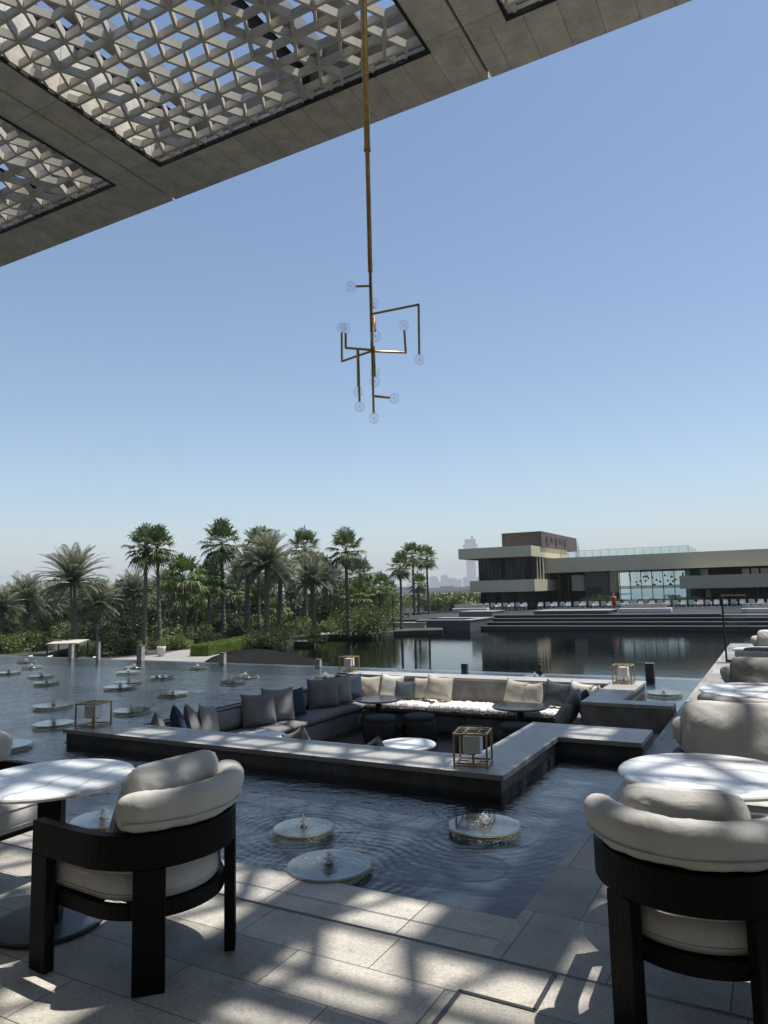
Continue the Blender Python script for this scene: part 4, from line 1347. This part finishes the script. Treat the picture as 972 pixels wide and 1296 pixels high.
# person in red
def person(x, y, z, face, label):
    t = empty('person', (x, y, z), R(face), label, 'person')
    b = MB()
    b.tube([(0, .09, .05), (.0, .09, .45), (0, .09, .86)], [.055, .065, .09], 8); b.tube([(0, -.09, .05), (0, -.09, .45), (0, -.09, .86)], [.055, .065, .09], 8)
    b.tube([(0, 0, .82), (0, 0, 1.0), (0, 0, 1.25), (0, 0, 1.42), (0, 0, 1.52)], [.16, .14, .18, .15, .055], 12)
    b.tube([(0, .19, 1.4), (.03, .24, 1.12), (.12, .2, .92)], [.055, .045, .03], 8); b.tube([(0, -.19, 1.4), (.03, -.24, 1.12), (.14, -.2, .95)], [.055, .045, .03], 8)
    b.ball((.02, 0, 1.62), .105, 12, 8, 1.2)
    b.build('body', M['skin'], t, smooth=True)
    d = MB(); d.tube([(0, 0, .55), (0, 0, .84), (0, 0, 1.0), (0, 0, 1.25), (0, 0, 1.44)], [.24, .19, .17, .20, .16], 14)
    d.build('dress', M['red'], t, smooth=True)
    h = MB(); h.ball((-.015, 0, 1.65), .118, 12, 8, 1.1); h.build('hair', M['black'], t, smooth=True)
person(-15.4, 78.2, TZ, -90, 'person in red standing among the far garden chairs')
def umbrella(x, y, z, r_, h_, label, m_='white_paint'):
    t = empty('parasol', (x, y, z), rnd.uniform(0, 1), label, 'parasol')
    MB().lathe([(r_, h_ - .45), (r_ * .98, h_ - .40), (.05, h_)], 8).build('canopy', M[m_], t)
    MB().tube([(0, 0, 0), (0, 0, h_ - .1)], .03, 8).build('pole', M['frame_dark'], t)

# ------------------------------------------------------------------ vegetation
def leaf_quad(mb, p, d, n, l, w_):
    d = d.normalized(); s = d.cross(n).normalized() * w_
    mb.add([p, p + d * l * .5 + s, p + d * l, p + d * l * .5 - s], [(0, 1, 2, 3)])


def date_crown(seed, nf=78, L=2.3):
    rr = random.Random(seed); mb = MB()
    for k in range(nf):
        az = k * 2.39996 + rr.uniform(-.2, .2)
        t = k / nf
        el = R(84 - 118 * t ** 1.15 + rr.uniform(-8, 8))
        ln = L * rr.uniform(.85, 1.1) * (0.8 + .2 * math.sin(PI * min(1, t + .2)))
        h = Vector((math.cos(az), math.sin(az), 0))
        p = Vector((0, 0, 0)); e = el; pts = [p.copy()]; seg_ = 13
        for i in range(seg_):
            p = p + (h * math.cos(e) + Vector((0, 0, 1)) * math.sin(e)) * (ln / seg_)
            e -= R(3.6 + 2.2 * rr.random()) * (0.3 + 1.2 * i / seg_) * (1 if el < R(65) else .7)
            pts.append(p.copy())
        side = h.cross(Vector((0, 0, 1)))
        mb.tube(pts, [.022 - .0013 * i for i in range(seg_ + 1)], 3, cap=False)
        for i in range(2, seg_ + 1):
            for q in range(3):
                f0 = q / 3
                b = pts[i - 1].lerp(pts[i], f0); d0 = (pts[i] - pts[i - 1]).normalized()
                ll = .42 * math.sin(PI * min(.97, (i + f0) / (seg_ + 1.2))) ** .6 * rr.uniform(.85, 1.1)
                for sgn in (-1, 1):
                    pass
                    dd = d0 * .75 + side * sgn * .85 + Vector((0, 0, rr.uniform(-.05, .4))) * .5
                    leaf_quad(mb, b, dd, Vector((0, 0, 1)) + side * sgn * .6, ll, .021)
    return mb


def fan_crown(seed, nf=32, L=1.0, up=80, lo=-48):
    rr = random.Random(seed); mb = MB()
    for k in range(nf):
        az = k * 2.39996 + rr.uniform(-.25, .25); t = k / nf
        el = R(up - (up - lo) * t + rr.uniform(-8, 8))
        h = Vector((math.cos(az), math.sin(az), 0)); zz = Vector((0, 0, 1))
        d = h * math.cos(el) + zz * math.sin(el)
        pl = rr.uniform(.55, .85) * L * (1.05 - .1 * t)
        a = Vector((0, 0, 0)); b = d * pl + Vector((0, 0, -.06 * pl))
        mb.tube([a, b], [.016, .012], 3, cap=False)
        side = h.cross(zz); n_ = side.cross(d)
        d2 = (d + Vector((0, 0, -.22 * t + .04))).normalized()
        ns = 17
        for i in range(ns):
            an = R(-105 + 210 * i / (ns - 1))
            dd = d2 * math.cos(an) + side * math.sin(an)
            ll = L * .74 * (0.72 + .28 * math.cos(an)) * rr.uniform(.85, 1.1)
            mid = b + dd * ll * .6; tip = b + dd * ll + Vector((0, 0, -.14 * ll - rr.uniform(0, .16)))
            s = (n_.cross(dd)).normalized() * .035 * L
            nn = n_ * .02 * (1 if i % 2 else -1)
            mb.add([b, mid + s + nn, mid - s - nn, tip], [(0, 1, 2), (1, 3, 2)])
    return mb


def skirt(seed, L=.8, n_=46):
    rr = random.Random(seed); mb = MB()
    for k in range(n_):
        az = rr.uniform(0, 2 * PI); h = Vector((math.cos(az), math.sin(az), 0))
        p = Vector((0, 0, -rr.uniform(0, .5))) + h * .07
        for i in range(5):
            d = (h * rr.uniform(.25, .8) + Vector((0, 0, -1)) + Vector((rr.uniform(-.3, .3), rr.uniform(-.3, .3), 0)))
            leaf_quad(mb, p, d, h, L * rr.uniform(.5, 1), .035)
    return mb


def trunk_mb(h, r0_, r1_, bend=0.0, seed=0, rough=.012):
    mb = MB(); rr = random.Random(seed)
    n_ = max(8, int(h / .16)); pts = []; rad = []
    for i in range(n_ + 1):
        t = i / n_
        pts.append((bend * math.sin(t * PI * .6) * .5, bend * .4 * t * t, h * t)); rad.append((r0_ + (r1_ - r0_) * t ** .6) * (1 + (.10 if i % 2 else -.06)) + rr.uniform(0, rough))
    mb.tube(pts, rad, 9)
    return mb, pts[-1]


crown_me = {}
def mesh_obj(key, maker, m_, name, parent):
    if key not in crown_me:
        o = maker().build(name, m_, parent, smooth=False)
        crown_me[key] = o.data
        return o
    o = bpy.data.objects.new(name, crown_me[key]); col.objects.link(o); o.parent = parent
    kids.setdefault(parent.name, []).append(o)
    return o


def palm(px_, w, ytop, kind, rpx, label, seed=0, gz=BANK, bright=False, skirted=True):
    base_ = far(px_, w); base_.z = gz
    d = ray(px_, ytop); ztop = EYE.z + d.z * w
    mpp = w / FPX
    rc = rpx * mpp
    if kind == 'date': head = ztop - rc * .62
    else: head = ztop - rc * .78
    h = max(.5, head - gz)
    lean = rnd.uniform(-.5, .5)
    t = empty('date_palm' if kind == 'date' else 'fan_palm', base_, 0, label, 'palm', 'palms on the bank beyond the pool')
    tr, tip = trunk_mb(h, (.20 if kind == 'date' else .17) * max(.7, min(1.1, rc / 1.6)), (.15 if kind == 'date' else .105) * max(.7, min(1.1, rc / 1.6)), lean, seed)
    tr.build('trunk', M['trunk'], t, smooth=False)
    if kind == 'date':
        o = mesh_obj(('d', seed % 3), lambda: date_crown(seed % 3 + 10), M['date_leaf'], 'crown', t); s = rc / 2.1
    else:
        mt = M['fan_bright'] if bright else M['fan_leaf']
        o = mesh_obj(('f', seed % 4, bright), lambda: fan_crown(seed % 4 + 20), mt, 'crown', t); s = rc / 1.32
        if skirted:
            k_ = mesh_obj(('s', seed % 3), lambda: skirt(seed % 3 + 30), M['dead'], 'dead_fronds', t)
            k_.location = tip; k_.scale = (s, s, s); k_.rotation_euler = (0, 0, rnd.uniform(0, 6))
    o.location = tip; o.scale = (s, s, s * (1.0 if kind == 'date' else 1.25)); o.rotation_euler = (rnd.uniform(-.06, .06), rnd.uniform(-.06, .06), rnd.uniform(0, 6))
    return t


palms = [
    (184, 42, 672, 'f', 29, 'left one of the two tall twin fan palms', 0), (204, 42.5, 672, 'f', 27, 'right one of the two tall twin fan palms', 1),
    (98, 43, 706, 'd', 50, 'large date palm at the left, left of the cream awning', 0), (31, 50, 738, 'd', 34, 'date palm at the far left', 1),
    (122, 46, 742, 'd', 36, 'date palm just right of and behind the large one', 2), (169, 56, 732, 'd', 33, 'date palm behind the twin fan palms on their left', 0),
    (2, 47, 752, 'd', 30, 'date palm cut by the left edge of the view', 2), (62, 62, 748, 'd', 28, 'smaller date palm between the two leftmost ones', 1),
    (140, 66, 748, 'd', 26, 'small date palm deep in the grove left of the twin palms', 2),
    (236, 50, 708, 'f', 33, 'bright green fan palm right of the twin palms', 2), (265, 54, 718, 'f', 24, 'fan palm right of the bright green one', 3),
    (222, 58, 735, 'f', 26, 'low fan palm behind the bright green one', 0),
    (284, 55, 665, 'f', 30, 'tallest fan palm, left of the middle grove', 1), (327, 60, 670, 'f', 24, 'tall fan palm rising behind the big date palm', 2),
    (337, 50, 686, 'd', 48, 'big silvery date palm in the middle of the grove', 1), (312, 58, 700, 'd', 32, 'date palm left of the big silvery one', 0),
    (352, 56, 706, 'd', 34, 'date palm right of the big silvery one', 2),
    (387, 60, 676, 'f', 25, 'tall fan palm right of the silvery date palms', 3), (398, 53, 712, 'd', 38, 'date palm below the tall fan palm with arching fronds', 0),
    (372, 70, 742, 'd', 20, 'little dark date palm in front of the pale sea', 1), (416, 66, 716, 'd', 26, 'date palm between the two tall fan palms', 2),
    (441, 54, 676, 'f', 27, 'tall fan palm standing free, right of the grove', 0), (452, 68, 712, 'f', 22, 'shorter fan palm behind the free standing tall one', 1),
    (466, 75, 728, 'f', 17, 'small bright fan palm at the right end of the grove', 2),
    (478, 70, 730, 'f', 19, 'low fan palm left of the trio', 3), (507, 62, 704, 'f', 19, 'left palm of the trio by the canal', 1),
    (524, 78, 689, 'f', 19, 'middle and tallest palm of the trio by the canal', 2), (542, 80, 695, 'f', 16, 'right palm of the trio by the canal', 3),
    (528, 88, 728, 'f', 15, 'low palm at the foot of the trio', 0), (298, 66, 735, 'f', 22, 'low fan palm at the foot of the tallest one', 1),
    (430, 72, 738, 'f', 20, 'low fan palm in shade left of the free standing one', 0), (250, 70, 742, 'd', 24, 'date palm deep in the grove behind the bright fan palm', 1),
    (75, 78, 742, 'd', 24, 'distant date palm above the cream awning', 0), (150, 82, 738, 'f', 18, 'distant fan palm left of the twin palms', 1), (215, 78, 728, 'd', 26, 'distant date palm just right of the twin palms', 2),
    (272, 74, 712, 'f', 20, 'distant fan palm left of the tallest one', 3), (318, 80, 722, 'f', 20, 'distant fan palm under the big silvery crown', 2), (365, 76, 716, 'd', 26, 'distant date palm right of the silvery one', 0),
    (408, 82, 708, 'f', 18, 'distant fan palm behind the arching date palm', 1), (462, 84, 742, 'd', 20, 'distant date palm right of the free standing palm', 2), (490, 86, 738, 'f', 14, 'distant low fan palm left of the trio', 3),
    (16, 74, 744, 'd', 26, 'distant date palm behind the far left one', 0),
    (190, 62, 738, 'f', 24, 'mid height fan palm behind the trunks of the twin palms', 2), (208, 70, 728, 'd', 26, 'date palm crown filling the gap right of the twin palms', 1), (246, 60, 732, 'f', 24, 'bright mid height fan palm under the gap of the fan palms', 0),
    (300, 72, 716, 'd', 28, 'date palm right behind the tallest fan palm', 2), (345, 72, 728, 'f', 22, 'mid height fan palm between the silvery trunks', 3), (384, 74, 726, 'd', 24, 'date palm behind the arching one on its left', 1),
    (425, 76, 722, 'd', 24, 'date palm left behind the free standing palm', 0), (455, 64, 740, 'f', 22, 'bright low fan palm at the foot of the free standing palm', 1), (48, 60, 752, 'd', 28, 'date palm crown low between the leftmost palms', 2),
    (108, 68, 742, 'd', 26, 'date palm crown right behind the large one', 0), (350, 66, 760, 'f', 22, 'bright low fan palm deep in the silvery grove', 2), (160, 74, 746, 'f', 20, 'bright low fan palm left of the twin trunks', 3),
]
for px_, w, yt, kd, rp, lab, sd_ in palms:
    palm(px_, w, yt, 'date' if kd == 'd' else 'fan', rp, lab, sd_, bright=lab.find('bright') >= 0 or px_ in (528, 478), skirted=True)


def bush_mb(seed, n_=4200, l=.10, blossoms=0):
    rr = random.Random(seed); mb = MB()
    cl = [(Vector((rr.gauss(0, .45), rr.gauss(0, .45), rr.uniform(.15, .75))), rr.uniform(.25, .45)) for _ in range(14)]
    for k in range(n_):
        c_, r_ = cl[k % 14]
        v = Vector((rr.gauss(0, 1), rr.gauss(0, 1), rr.gauss(0, 1))).normalized() * r_ * rr.uniform(.6, 1.1)
        p = c_ + v
        if p.z < .02: p.z = rr.uniform(.02, .2)
        d = (v.normalized() + Vector((rr.uniform(-.8, .8), rr.uniform(-.8, .8), rr.uniform(-.3, .9))))
        leaf_quad(mb, p, d, Vector((rr.gauss(0, 1), rr.gauss(0, 1), 1)), l * rr.uniform(.6, 1.2), l * .28)
    for k in range(6):
        a = rr.uniform(0, 6.28)
        mb.tube([(0, 0, 0), (math.cos(a) * .3, math.sin(a) * .3, .5)], [.03, .01], 4)
    mb.cur = 1
    for k in range(blossoms):
        c_, r_ = cl[k % 14]
        v = Vector((rr.gauss(0, 1), rr.gauss(0, 1), abs(rr.gauss(0, 1)))).normalized() * r_ * 1.08
        mb.ball(c_ + v, .028, 5, 4)
    mb.cur = 0
    return mb


def bush(px_, py_, rpx, hpx, kind, label, seed, gz=BANK, group='shrubs on the bank'):
    p = at(px_, py_, gz); w = (p - EYE).dot(fwd); mpp = w / FPX
    key = ('b', kind, seed % 4)
    ms = {'dark': M['bush'], 'light': M['bush2'], 'flower': M['bush2']}[kind]
    if key not in crown_me:
        o = bush_mb(seed % 4 + 50, blossoms=16 if kind == 'flower' else 0).build('shrub', [ms, M['blossom']])
        crown_me[key] = o.data
    else:
        o = bpy.data.objects.new('shrub', crown_me[key]); col.objects.link(o)
    o.location = p; s = rpx * mpp / .95
    o.scale = (s, s, hpx * mpp / .98); o.rotation_euler = (0, 0, rnd.uniform(0, 6))
    tag(o, label, 'shrub', group)


bush_rows = [
    (10, 826, 26, 26, 'light', 'leafy shrub at the left edge under the date palm'), (42, 824, 20, 26, 'dark', 'round dark shrub left of the cream awning'),
    (80, 830, 18, 8, 'dark', 'low dark shrub in front of the cream awning'), (112, 829, 18, 16, 'light', 'shrub right of the cream awning'),
    (150, 829, 22, 24, 'dark', 'dark shrub left of the stout bollard'), (136, 824, 18, 26, 'dark', 'dark shrub behind the slim bollard'), (172, 826, 14, 18, 'light', 'shrub at the foot of the twin palms'),
    (222, 822, 20, 18, 'flower', 'flowering shrub right of the planter pot'), (203, 821, 14, 20, 'dark', 'shrub behind the planter pot'),
    (262, 816, 24, 16, 'dark', 'dark shrub behind the clipped hedge'), (243, 812, 26, 20, 'flower', 'flowering shrub behind the hedge, left'),
    (300, 812, 24, 18, 'dark', 'dark shrub above the right end of the hedge'), (333, 818, 24, 19, 'dark', 'round shrub at the water below the silvery date palm'),
    (352, 816, 20, 20, 'dark', 'second round shrub at the water below the silvery date palm'), (398, 813, 17, 20, 'dark', 'dark rounded bush standing in the canal edge'),
    (374, 802, 24, 20, 'flower', 'flowering oleander left of the dark rounded bush'), (345, 800, 26, 22, 'flower', 'flowering oleander under the silvery date palm'),
    (325, 800, 26, 18, 'dark', 'dark bush deep under the silvery palm'), (415, 800, 20, 14, 'light', 'shrub right of the dark rounded bush'),
    (448, 803, 24, 34, 'light', 'tall loose shrub under the free standing palm'), (472, 803, 24, 36, 'flower', 'flowering shrub overhanging the canal'),
    (460, 790, 30, 30, 'dark', 'dark shrub behind the overhanging one'), (495, 790, 22, 26, 'flower', 'loose shrub left of the pale planter'),
    (430, 795, 24, 26, 'dark', 'dark shrub at the foot of the free standing palm'), (480, 775, 24, 24, 'light', 'bright shrub left of the trio of palms'),
    (505, 772, 20, 18, 'light', 'bright shrub beneath the trio of palms'), (400, 790, 30, 20, 'light', 'shrub mass behind the arching date palm'),
    (285, 800, 34, 26, 'dark', 'dark shrub at the foot of the tallest fan palm'), (195, 808, 34, 26, 'dark', 'dark shrub deep behind the twin palms'),
    (110, 808, 34, 18, 'dark', 'dark shrub behind the large date palm'), (60, 808, 34, 20, 'light', 'pale shrub behind the cream awning'), (15, 806, 34, 24, 'dark', 'dark shrub behind the leftmost shrubs'),
    (160, 806, 30, 26, 'dark', 'dark shrub left behind the twin palms'), (240, 797, 36, 26, 'dark', 'dark shrub mass behind the bright fan palm'),
]
for k, (a, b, c_, d, kd, lab) in enumerate(bush_rows):
    bush(a, b, c_, d, kd, lab, k)


def hedge(p0, p1, wd, h, label, m_='hedge', gz=BANK, name='hedge', dens=420):
    p0 = Vector(p0); p1 = Vector(p1); d = p1 - p0; L = d.length; ang = math.atan2(d.y, d.x)
    t = MB(); rr = random.Random(int(L * 100))
    t.box(0.02, L - .02, -wd / 2 + .03, wd / 2 - .03, 0, h - .03)
    area = L * wd + 2 * L * h + 2 * wd * h
    for _ in range(int(area * dens)):
        q = rr.random() * area
        if q < L * wd: p = Vector((rr.uniform(0, L), rr.uniform(-wd / 2, wd / 2), h)); n_ = Vector((0, 0, 1))
        elif q < L * wd + 2 * L * h: s = rr.choice((-1, 1)); p = Vector((rr.uniform(0, L), s * wd / 2, rr.uniform(0, h))); n_ = Vector((0, s, 0))
        else: s = rr.choice((0, 1)); p = Vector((s * L, rr.uniform(-wd / 2, wd / 2), rr.uniform(0, h))); n_ = Vector((s * 2 - 1, 0, 0))
        p -= n_ * rr.uniform(0, .05)
        leaf_quad(t, p, n_ * .7 + Vector((rr.gauss(0, 1), rr.gauss(0, 1), rr.gauss(0, 1))) * .7, Vector((rr.gauss(0, 1), rr.gauss(0, 1), 1)), .07, .018)
    o = t.build(name, M[m_]); o.location = (p0.x, p0.y, gz); o.rotation_euler = (0, 0, ang)
    tag(o, label, 'hedge')


hedge(at(252, 831, BANK), at(330, 814, BANK), 1.1, .62, 'clipped bright green hedge beside the pale path')
hedge(at(228, 822, BANK), at(256, 810, BANK), .8, .4, 'low hedge along the far side of the pale path', 'bush2')
hedge(at(500, 786, BANK), at(600, 779, BANK), 1.6, .75, 'long clipped dark hedge on the far bank, lower row', 'bush', dens=160)
hedge(at(490, 775, BANK), at(600, 771, BANK), 2.0, .95, 'long clipped hedge on the far bank, upper row', 'bush2', dens=120)
rr = random.Random(77)
tall = ['behind the date palm at the left edge', 'between the two leftmost date palms', 'behind the large date palm', 'just right of the large date palm', 'left of the twin palms', 'behind the twin palms', 'behind the bright fan palm',
        'right of the bright fan palm', 'left of the tallest fan palm', 'behind the tallest fan palm', 'behind the silvery date palm', 'right of the silvery date palm', 'behind the little dark date palm', 'left of the free standing palm',
        'behind the free standing palm', 'right of the free standing palm', 'left of the trio', 'deep at the left edge of the grove']
for k, lab in enumerate(tall):
    px_ = 8 + k * 29 + rr.uniform(-5, 5) if k < 17 else -15
    w = rr.uniform(62, 82); p = far(px_, w); p.z = BANK; mpp = w / FPX
    o = bpy.data.objects.new('broadleaf_tree', crown_me[('b', 'dark', k % 4)] if ('b', 'dark', k % 4) in crown_me else crown_me[('b', 'dark', 1)])
    col.objects.link(o); o.location = p; s_ = rr.uniform(22, 30) * mpp / .95
    hh = {12: 20, 13: 34}.get(k, rr.uniform(44, 58)) * mpp / .98
    o.scale = (s_, s_, hh); o.rotation_euler = (0, 0, rr.uniform(0, 6))
    tag(o, 'dark leafy tree low in the grove ' + lab, 'tree', 'low leafy trees filling the grove')
# planter pot
pp = at(204, 831, BANK)
pt = empty('planter_pot', (pp.x, pp.y, BANK), 0, 'tall white planter pot at the foot of the twin palms', 'pot')
MB().lathe([(.15, 0), (.22, .3), (.25, .5), (.24, .55), (.21, .55), (.2, .5)], 24).build('pot', M['chair_white'], pt, smooth=True)
o = bush_mb(53, 900).build('plant', M['bush2'], pt); o.location = (0, 0, .55); o.scale = (.35, .35, .5)
# cream awning and parasols under the trees
def awning(px_, py_, wpx, label):
    p = at(px_, 834, BANK); w = (p - EYE).dot(fwd); mpp = w / FPX
    t = empty('awning', (p.x, p.y, BANK), YAW, label, 'awning')
    z1 = EYE.z + ray(px_, py_).z * w - BANK; W = wpx * mpp
    c_ = MB(); c_.add([(0, -.2, z1 - .16), (W, -.2, z1 - .16), (W, 1.3, z1 - .05), (0, 1.3, z1 - .05), (0, -.2, z1 - .21), (W, -.2, z1 - .21), (W, 1.3, z1 - .1), (0, 1.3, z1 - .1)],
                      [(0, 1, 2, 3), (7, 6, 5, 4), (0, 4, 5, 1), (1, 5, 6, 2), (2, 6, 7, 3), (3, 7, 4, 0)])
    c_.build('canopy', M['beige_fab'], t)
    for x in (.04, W - .04):
        for y in (-.15, 1.25): MB().box(x - .03, x + .03, y - .03, y + .03, 0, z1 - (.22 if y < 0 else .13)).build('pole', M['frame_dark'], t)
awning(60, 811, 40, 'cream awning low among the shrubs at the left')
def lounger(px_, py_, label, rz):
    p = at(px_, py_, BANK)
    t = empty('sun_lounger', (p.x, p.y, BANK), R(rz), label, 'sun lounger', 'white sun loungers behind the rim')
    t.scale = (.62, .62, .55)
    MB().box(0, 1.3, -.3, .3, .25, .36).build('mattress', M['white_paint'], t, bevel=.02)
    MB().box(0, .06, 0, .06, 0, .249).box(1.2, 1.26, -.2, -.14, 0, .249).build('leg', M['frame_dark'], t)
    Mx = Matrix.Translation((1.31, 0, .3)) @ Matrix.Rotation(R(-22), 4, 'Y')
    MB().box(0, .6, -.3, .3, 0, .1, Mx).build('backrest', M['white_paint'], t)
lounger(14, 838, 'white sun lounger at the far left behind the pool rim', 20)
lounger(40, 838, 'white sun lounger left of the grey bollard', 15)
lounger(98, 839, 'white sun lounger between the two left bollards', 10)
# lamp posts and dark uprights between the palms
for k, (px_, w, yt, lab) in enumerate(((372, 60, 738, 'thin dark lamp post in front of the little date palm'), (248, 52, 772, 'short dark lamp post between the fan palms'),
                                       (124, 40, 790, 'dark lamp post by the slim bollard'), (497, 60, 760, 'slim wooden post left of the trio'))):
    p = far(px_, w); z1 = EYE.z + ray(px_, yt).z * w
    t = empty('lamp_post', (p.x, p.y, BANK), 0, lab, 'lamp post', 'posts on the palm bank')
    MB().box(-.05, .05, -.05, .05, 0, z1 - BANK - .3).build('post', M['frame_dark'], t)
    MB().box(-.09, .09, -.09, .09, z1 - BANK - .299, z1 - BANK).build('lamp_head', M['frame_dark'], t)

# planting before the far building
for k, (x, y, s, lab) in enumerate(((-19.6, 86.5, 1.1, 'leafy plant by the door of the far core wall'), (-17.9, 87, 1.3, 'plant at the left end of the glass hall'), (-16.2, 87, .8, 'low plant before the glass hall, second from its left'),
                                    (-14.3, 87, .8, 'low plant before the middle of the glass hall'), (-12.3, 87, .9, 'low plant before the glass hall, right of its middle'), (-10.2, 87, 1.1, 'plant at the right end of the glass hall'),
                                    (-8.5, 87, 1.0, 'dark plant before the teal glass'), (-34.6, 80, 1.2, 'shrub at the left foot of the far building'), (-36.6, 80, 1.3, 'shrub left of the far building, second one'),
                                    (-38.8, 81, 1.2, 'shrub left of the far building, third one'))):
    key = ('b', 'dark', k % 4)
    if key not in crown_me: crown_me[key] = bush_mb(k % 4 + 50).build('shrub', [M['bush'], M['blossom']]).data
    o = bpy.data.objects.new('shrub', crown_me[key]); col.objects.link(o)
    o.location = (x, y, TZ if x > -34 else BANK + .7); o.scale = (s, s, s * 1.1); tag(o, lab, 'shrub', 'plants before the far building')

# ------------------------------------------------------------------ far shore and skyline
tag(MB().box(-1900, 500, 850, 2200, -3.5, 0.6).build('far_shore', M['shore']), kind='structure')
def tower(px_, wpx, ytop, w, label, kind=0):
    p = far(px_, w); z1 = EYE.z + ray(px_, ytop).z * w; mpp = w / FPX; W = wpx * mpp
    t = empty('tower', (p.x, p.y, 0), YAW + rnd.uniform(-.3, .3), label, 'tower', 'hazy skyline towers')
    b = MB(); b.box(-W / 2, W / 2, -W * .4, W * .4, 1.2, z1 * .93); b.box(-W * .32, W * .32, -W * .25, W * .25, z1 * .93, z1)
    b.build('shaft', M['tower'], t)
    g = MB(); nf = max(4, int(z1 / 5))
    for k in range(nf):
        z = 3 + k * (z1 * .9 - 3) / nf
        g.box(-W * .47, W * .47, -W * .4 - .6, -W * .4 - .02, z, z + 2.2)
    g.build('window_bands', M['tower_win'], t)
sk = [(470, 14, 735, 3830), (492, 9, 727, 4148), (484, 8, 738, 3670), (549, 10, 729, 3988), (557, 8, 735, 3670), (563, 9, 727, 4148), (572, 12, 731, 3830),
      (581, 8, 733, 3988), (590, 7, 730, 3670), (607, 9, 729, 3988), (733, 5, 686, 4148), (22, 8, 722, 4787), (14, 12, 740, 4468), (40, 10, 744, 4627), (520, 10, 738, 4308),
      (536, 8, 736, 3988), (500, 8, 741, 3670), (576, 10, 738, 3350), (600, 10, 739, 3350)]
nm = ['behind the free standing palm', 'left of the trio of palms', 'low behind the palm tops', 'just right of the trio', 'second right of the trio', 'tall in the cluster right of the trio', 'broad in the cluster left of the hotel',
      'slim one left of the crowned hotel', 'slim one at the foot of the crowned hotel', 'cut by the left end of the far building', 'thin above the long beam', 'thin at the far left', 'broad and low at the far left', 'low over the left date palm', 'low behind the trio',
      'between two palms of the trio', 'low left of the trio', 'lowest in the cluster left of the hotel', 'low in front of the crowned hotel']
for (a, b, c_, d), l_ in zip(sk, nm): tower(a, b, c_, d, 'hazy grey tower ' + l_)
# crowned hotel tower
w = 3840; p = far(597, w); mpp = w / FPX
t = empty('tower', (p.x, p.y, 0), YAW, 'hazy hotel tower with a flared crown beside the far building', 'tower', 'hazy skyline towers')
zt = lambda y: EYE.z + ray(597, y).z * w
MB().box(-5.5 * mpp, 5.5 * mpp, -12, 12, 1.2, zt(698)).build('shaft', M['tower'], t)
MB().add([(-6.5 * mpp, -7, 0), (6.5 * mpp, -7, 0), (6.5 * mpp, 7, 0), (-6.5 * mpp, 7, 0), (-9.5 * mpp, -14, zt(689) - zt(698)), (9.5 * mpp, -14, zt(689) - zt(698)), (9.5 * mpp, 14, zt(689) - zt(698)), (-9.5 * mpp, 14, zt(689) - zt(698))],
         [(0, 3, 2, 1), (4, 5, 6, 7), (0, 1, 5, 4), (1, 2, 6, 5), (2, 3, 7, 6), (3, 0, 4, 7)]).build('crown', M['tower'], t, loc=(0, 0, zt(698)))
MB().box(-7 * mpp, 7 * mpp, -10, 10, zt(689), zt(682)).box(1 * mpp, 4 * mpp, -8, 8, zt(681), zt(678)).build('crown_top', M['tower_win'], t)
# low shore buildings
for k in range(12):
    px_ = 470 + k * 12 + rnd.uniform(-2, 2)
    w = 900; p = far(px_, w); W = rnd.uniform(7, 11)
    o = MB().box(-W, W, -4, 4, .6, rnd.uniform(3.5, 6.5)).build('shore_building', M['shore'])
    o.location = (p.x, p.y, 0); o.rotation_euler = (0, 0, YAW)
    tag(o, '%s from the left of the low hazy buildings on the far shore' % ORD[k], 'building', 'low buildings on the far shore')
ft = MB(); rr = random.Random(9)
for k in range(2500):
    px_ = rr.uniform(440, 700); w = rr.uniform(130, 160)
    p = far(px_, w); p.z = rr.uniform(-2.2, .4) * .8
    leaf_quad(ft, p, Vector((rr.gauss(0, 1), rr.gauss(0, 1), 1)), Vector((rr.gauss(0, 1), rr.gauss(0, 1), 0)), 1.0, .3)
tag(ft.build('distant_shrubbery', M['bush2']), 'pale line of shrubs beyond the far terrace', 'shrubbery', kind='stuff')

# ------------------------------------------------------------------ haze
hz = MB().box(-9500, 9500, -300, 9500, -4.2, 330).build('haze', None if False else bpy.data.materials.new('haze'))
hm = hz.data.materials[0]; hm.use_nodes = True
nt = hm.node_tree; nt.nodes.clear()
ho = nt.nodes.new('ShaderNodeOutputMaterial'); hv = nt.nodes.new('ShaderNodeVolumePrincipled')
hv.inputs['Color'].default_value = (0.55, 0.57, 0.60, 1)
hv.inputs['Density'].default_value = 0.00022
hv.inputs['Anisotropy'].default_value = 0.0
nt.links.new(hv.outputs[0], ho.inputs['Volume'])
tag(hz, kind='stuff', label='pale even haze over the whole bay', cat='haze')
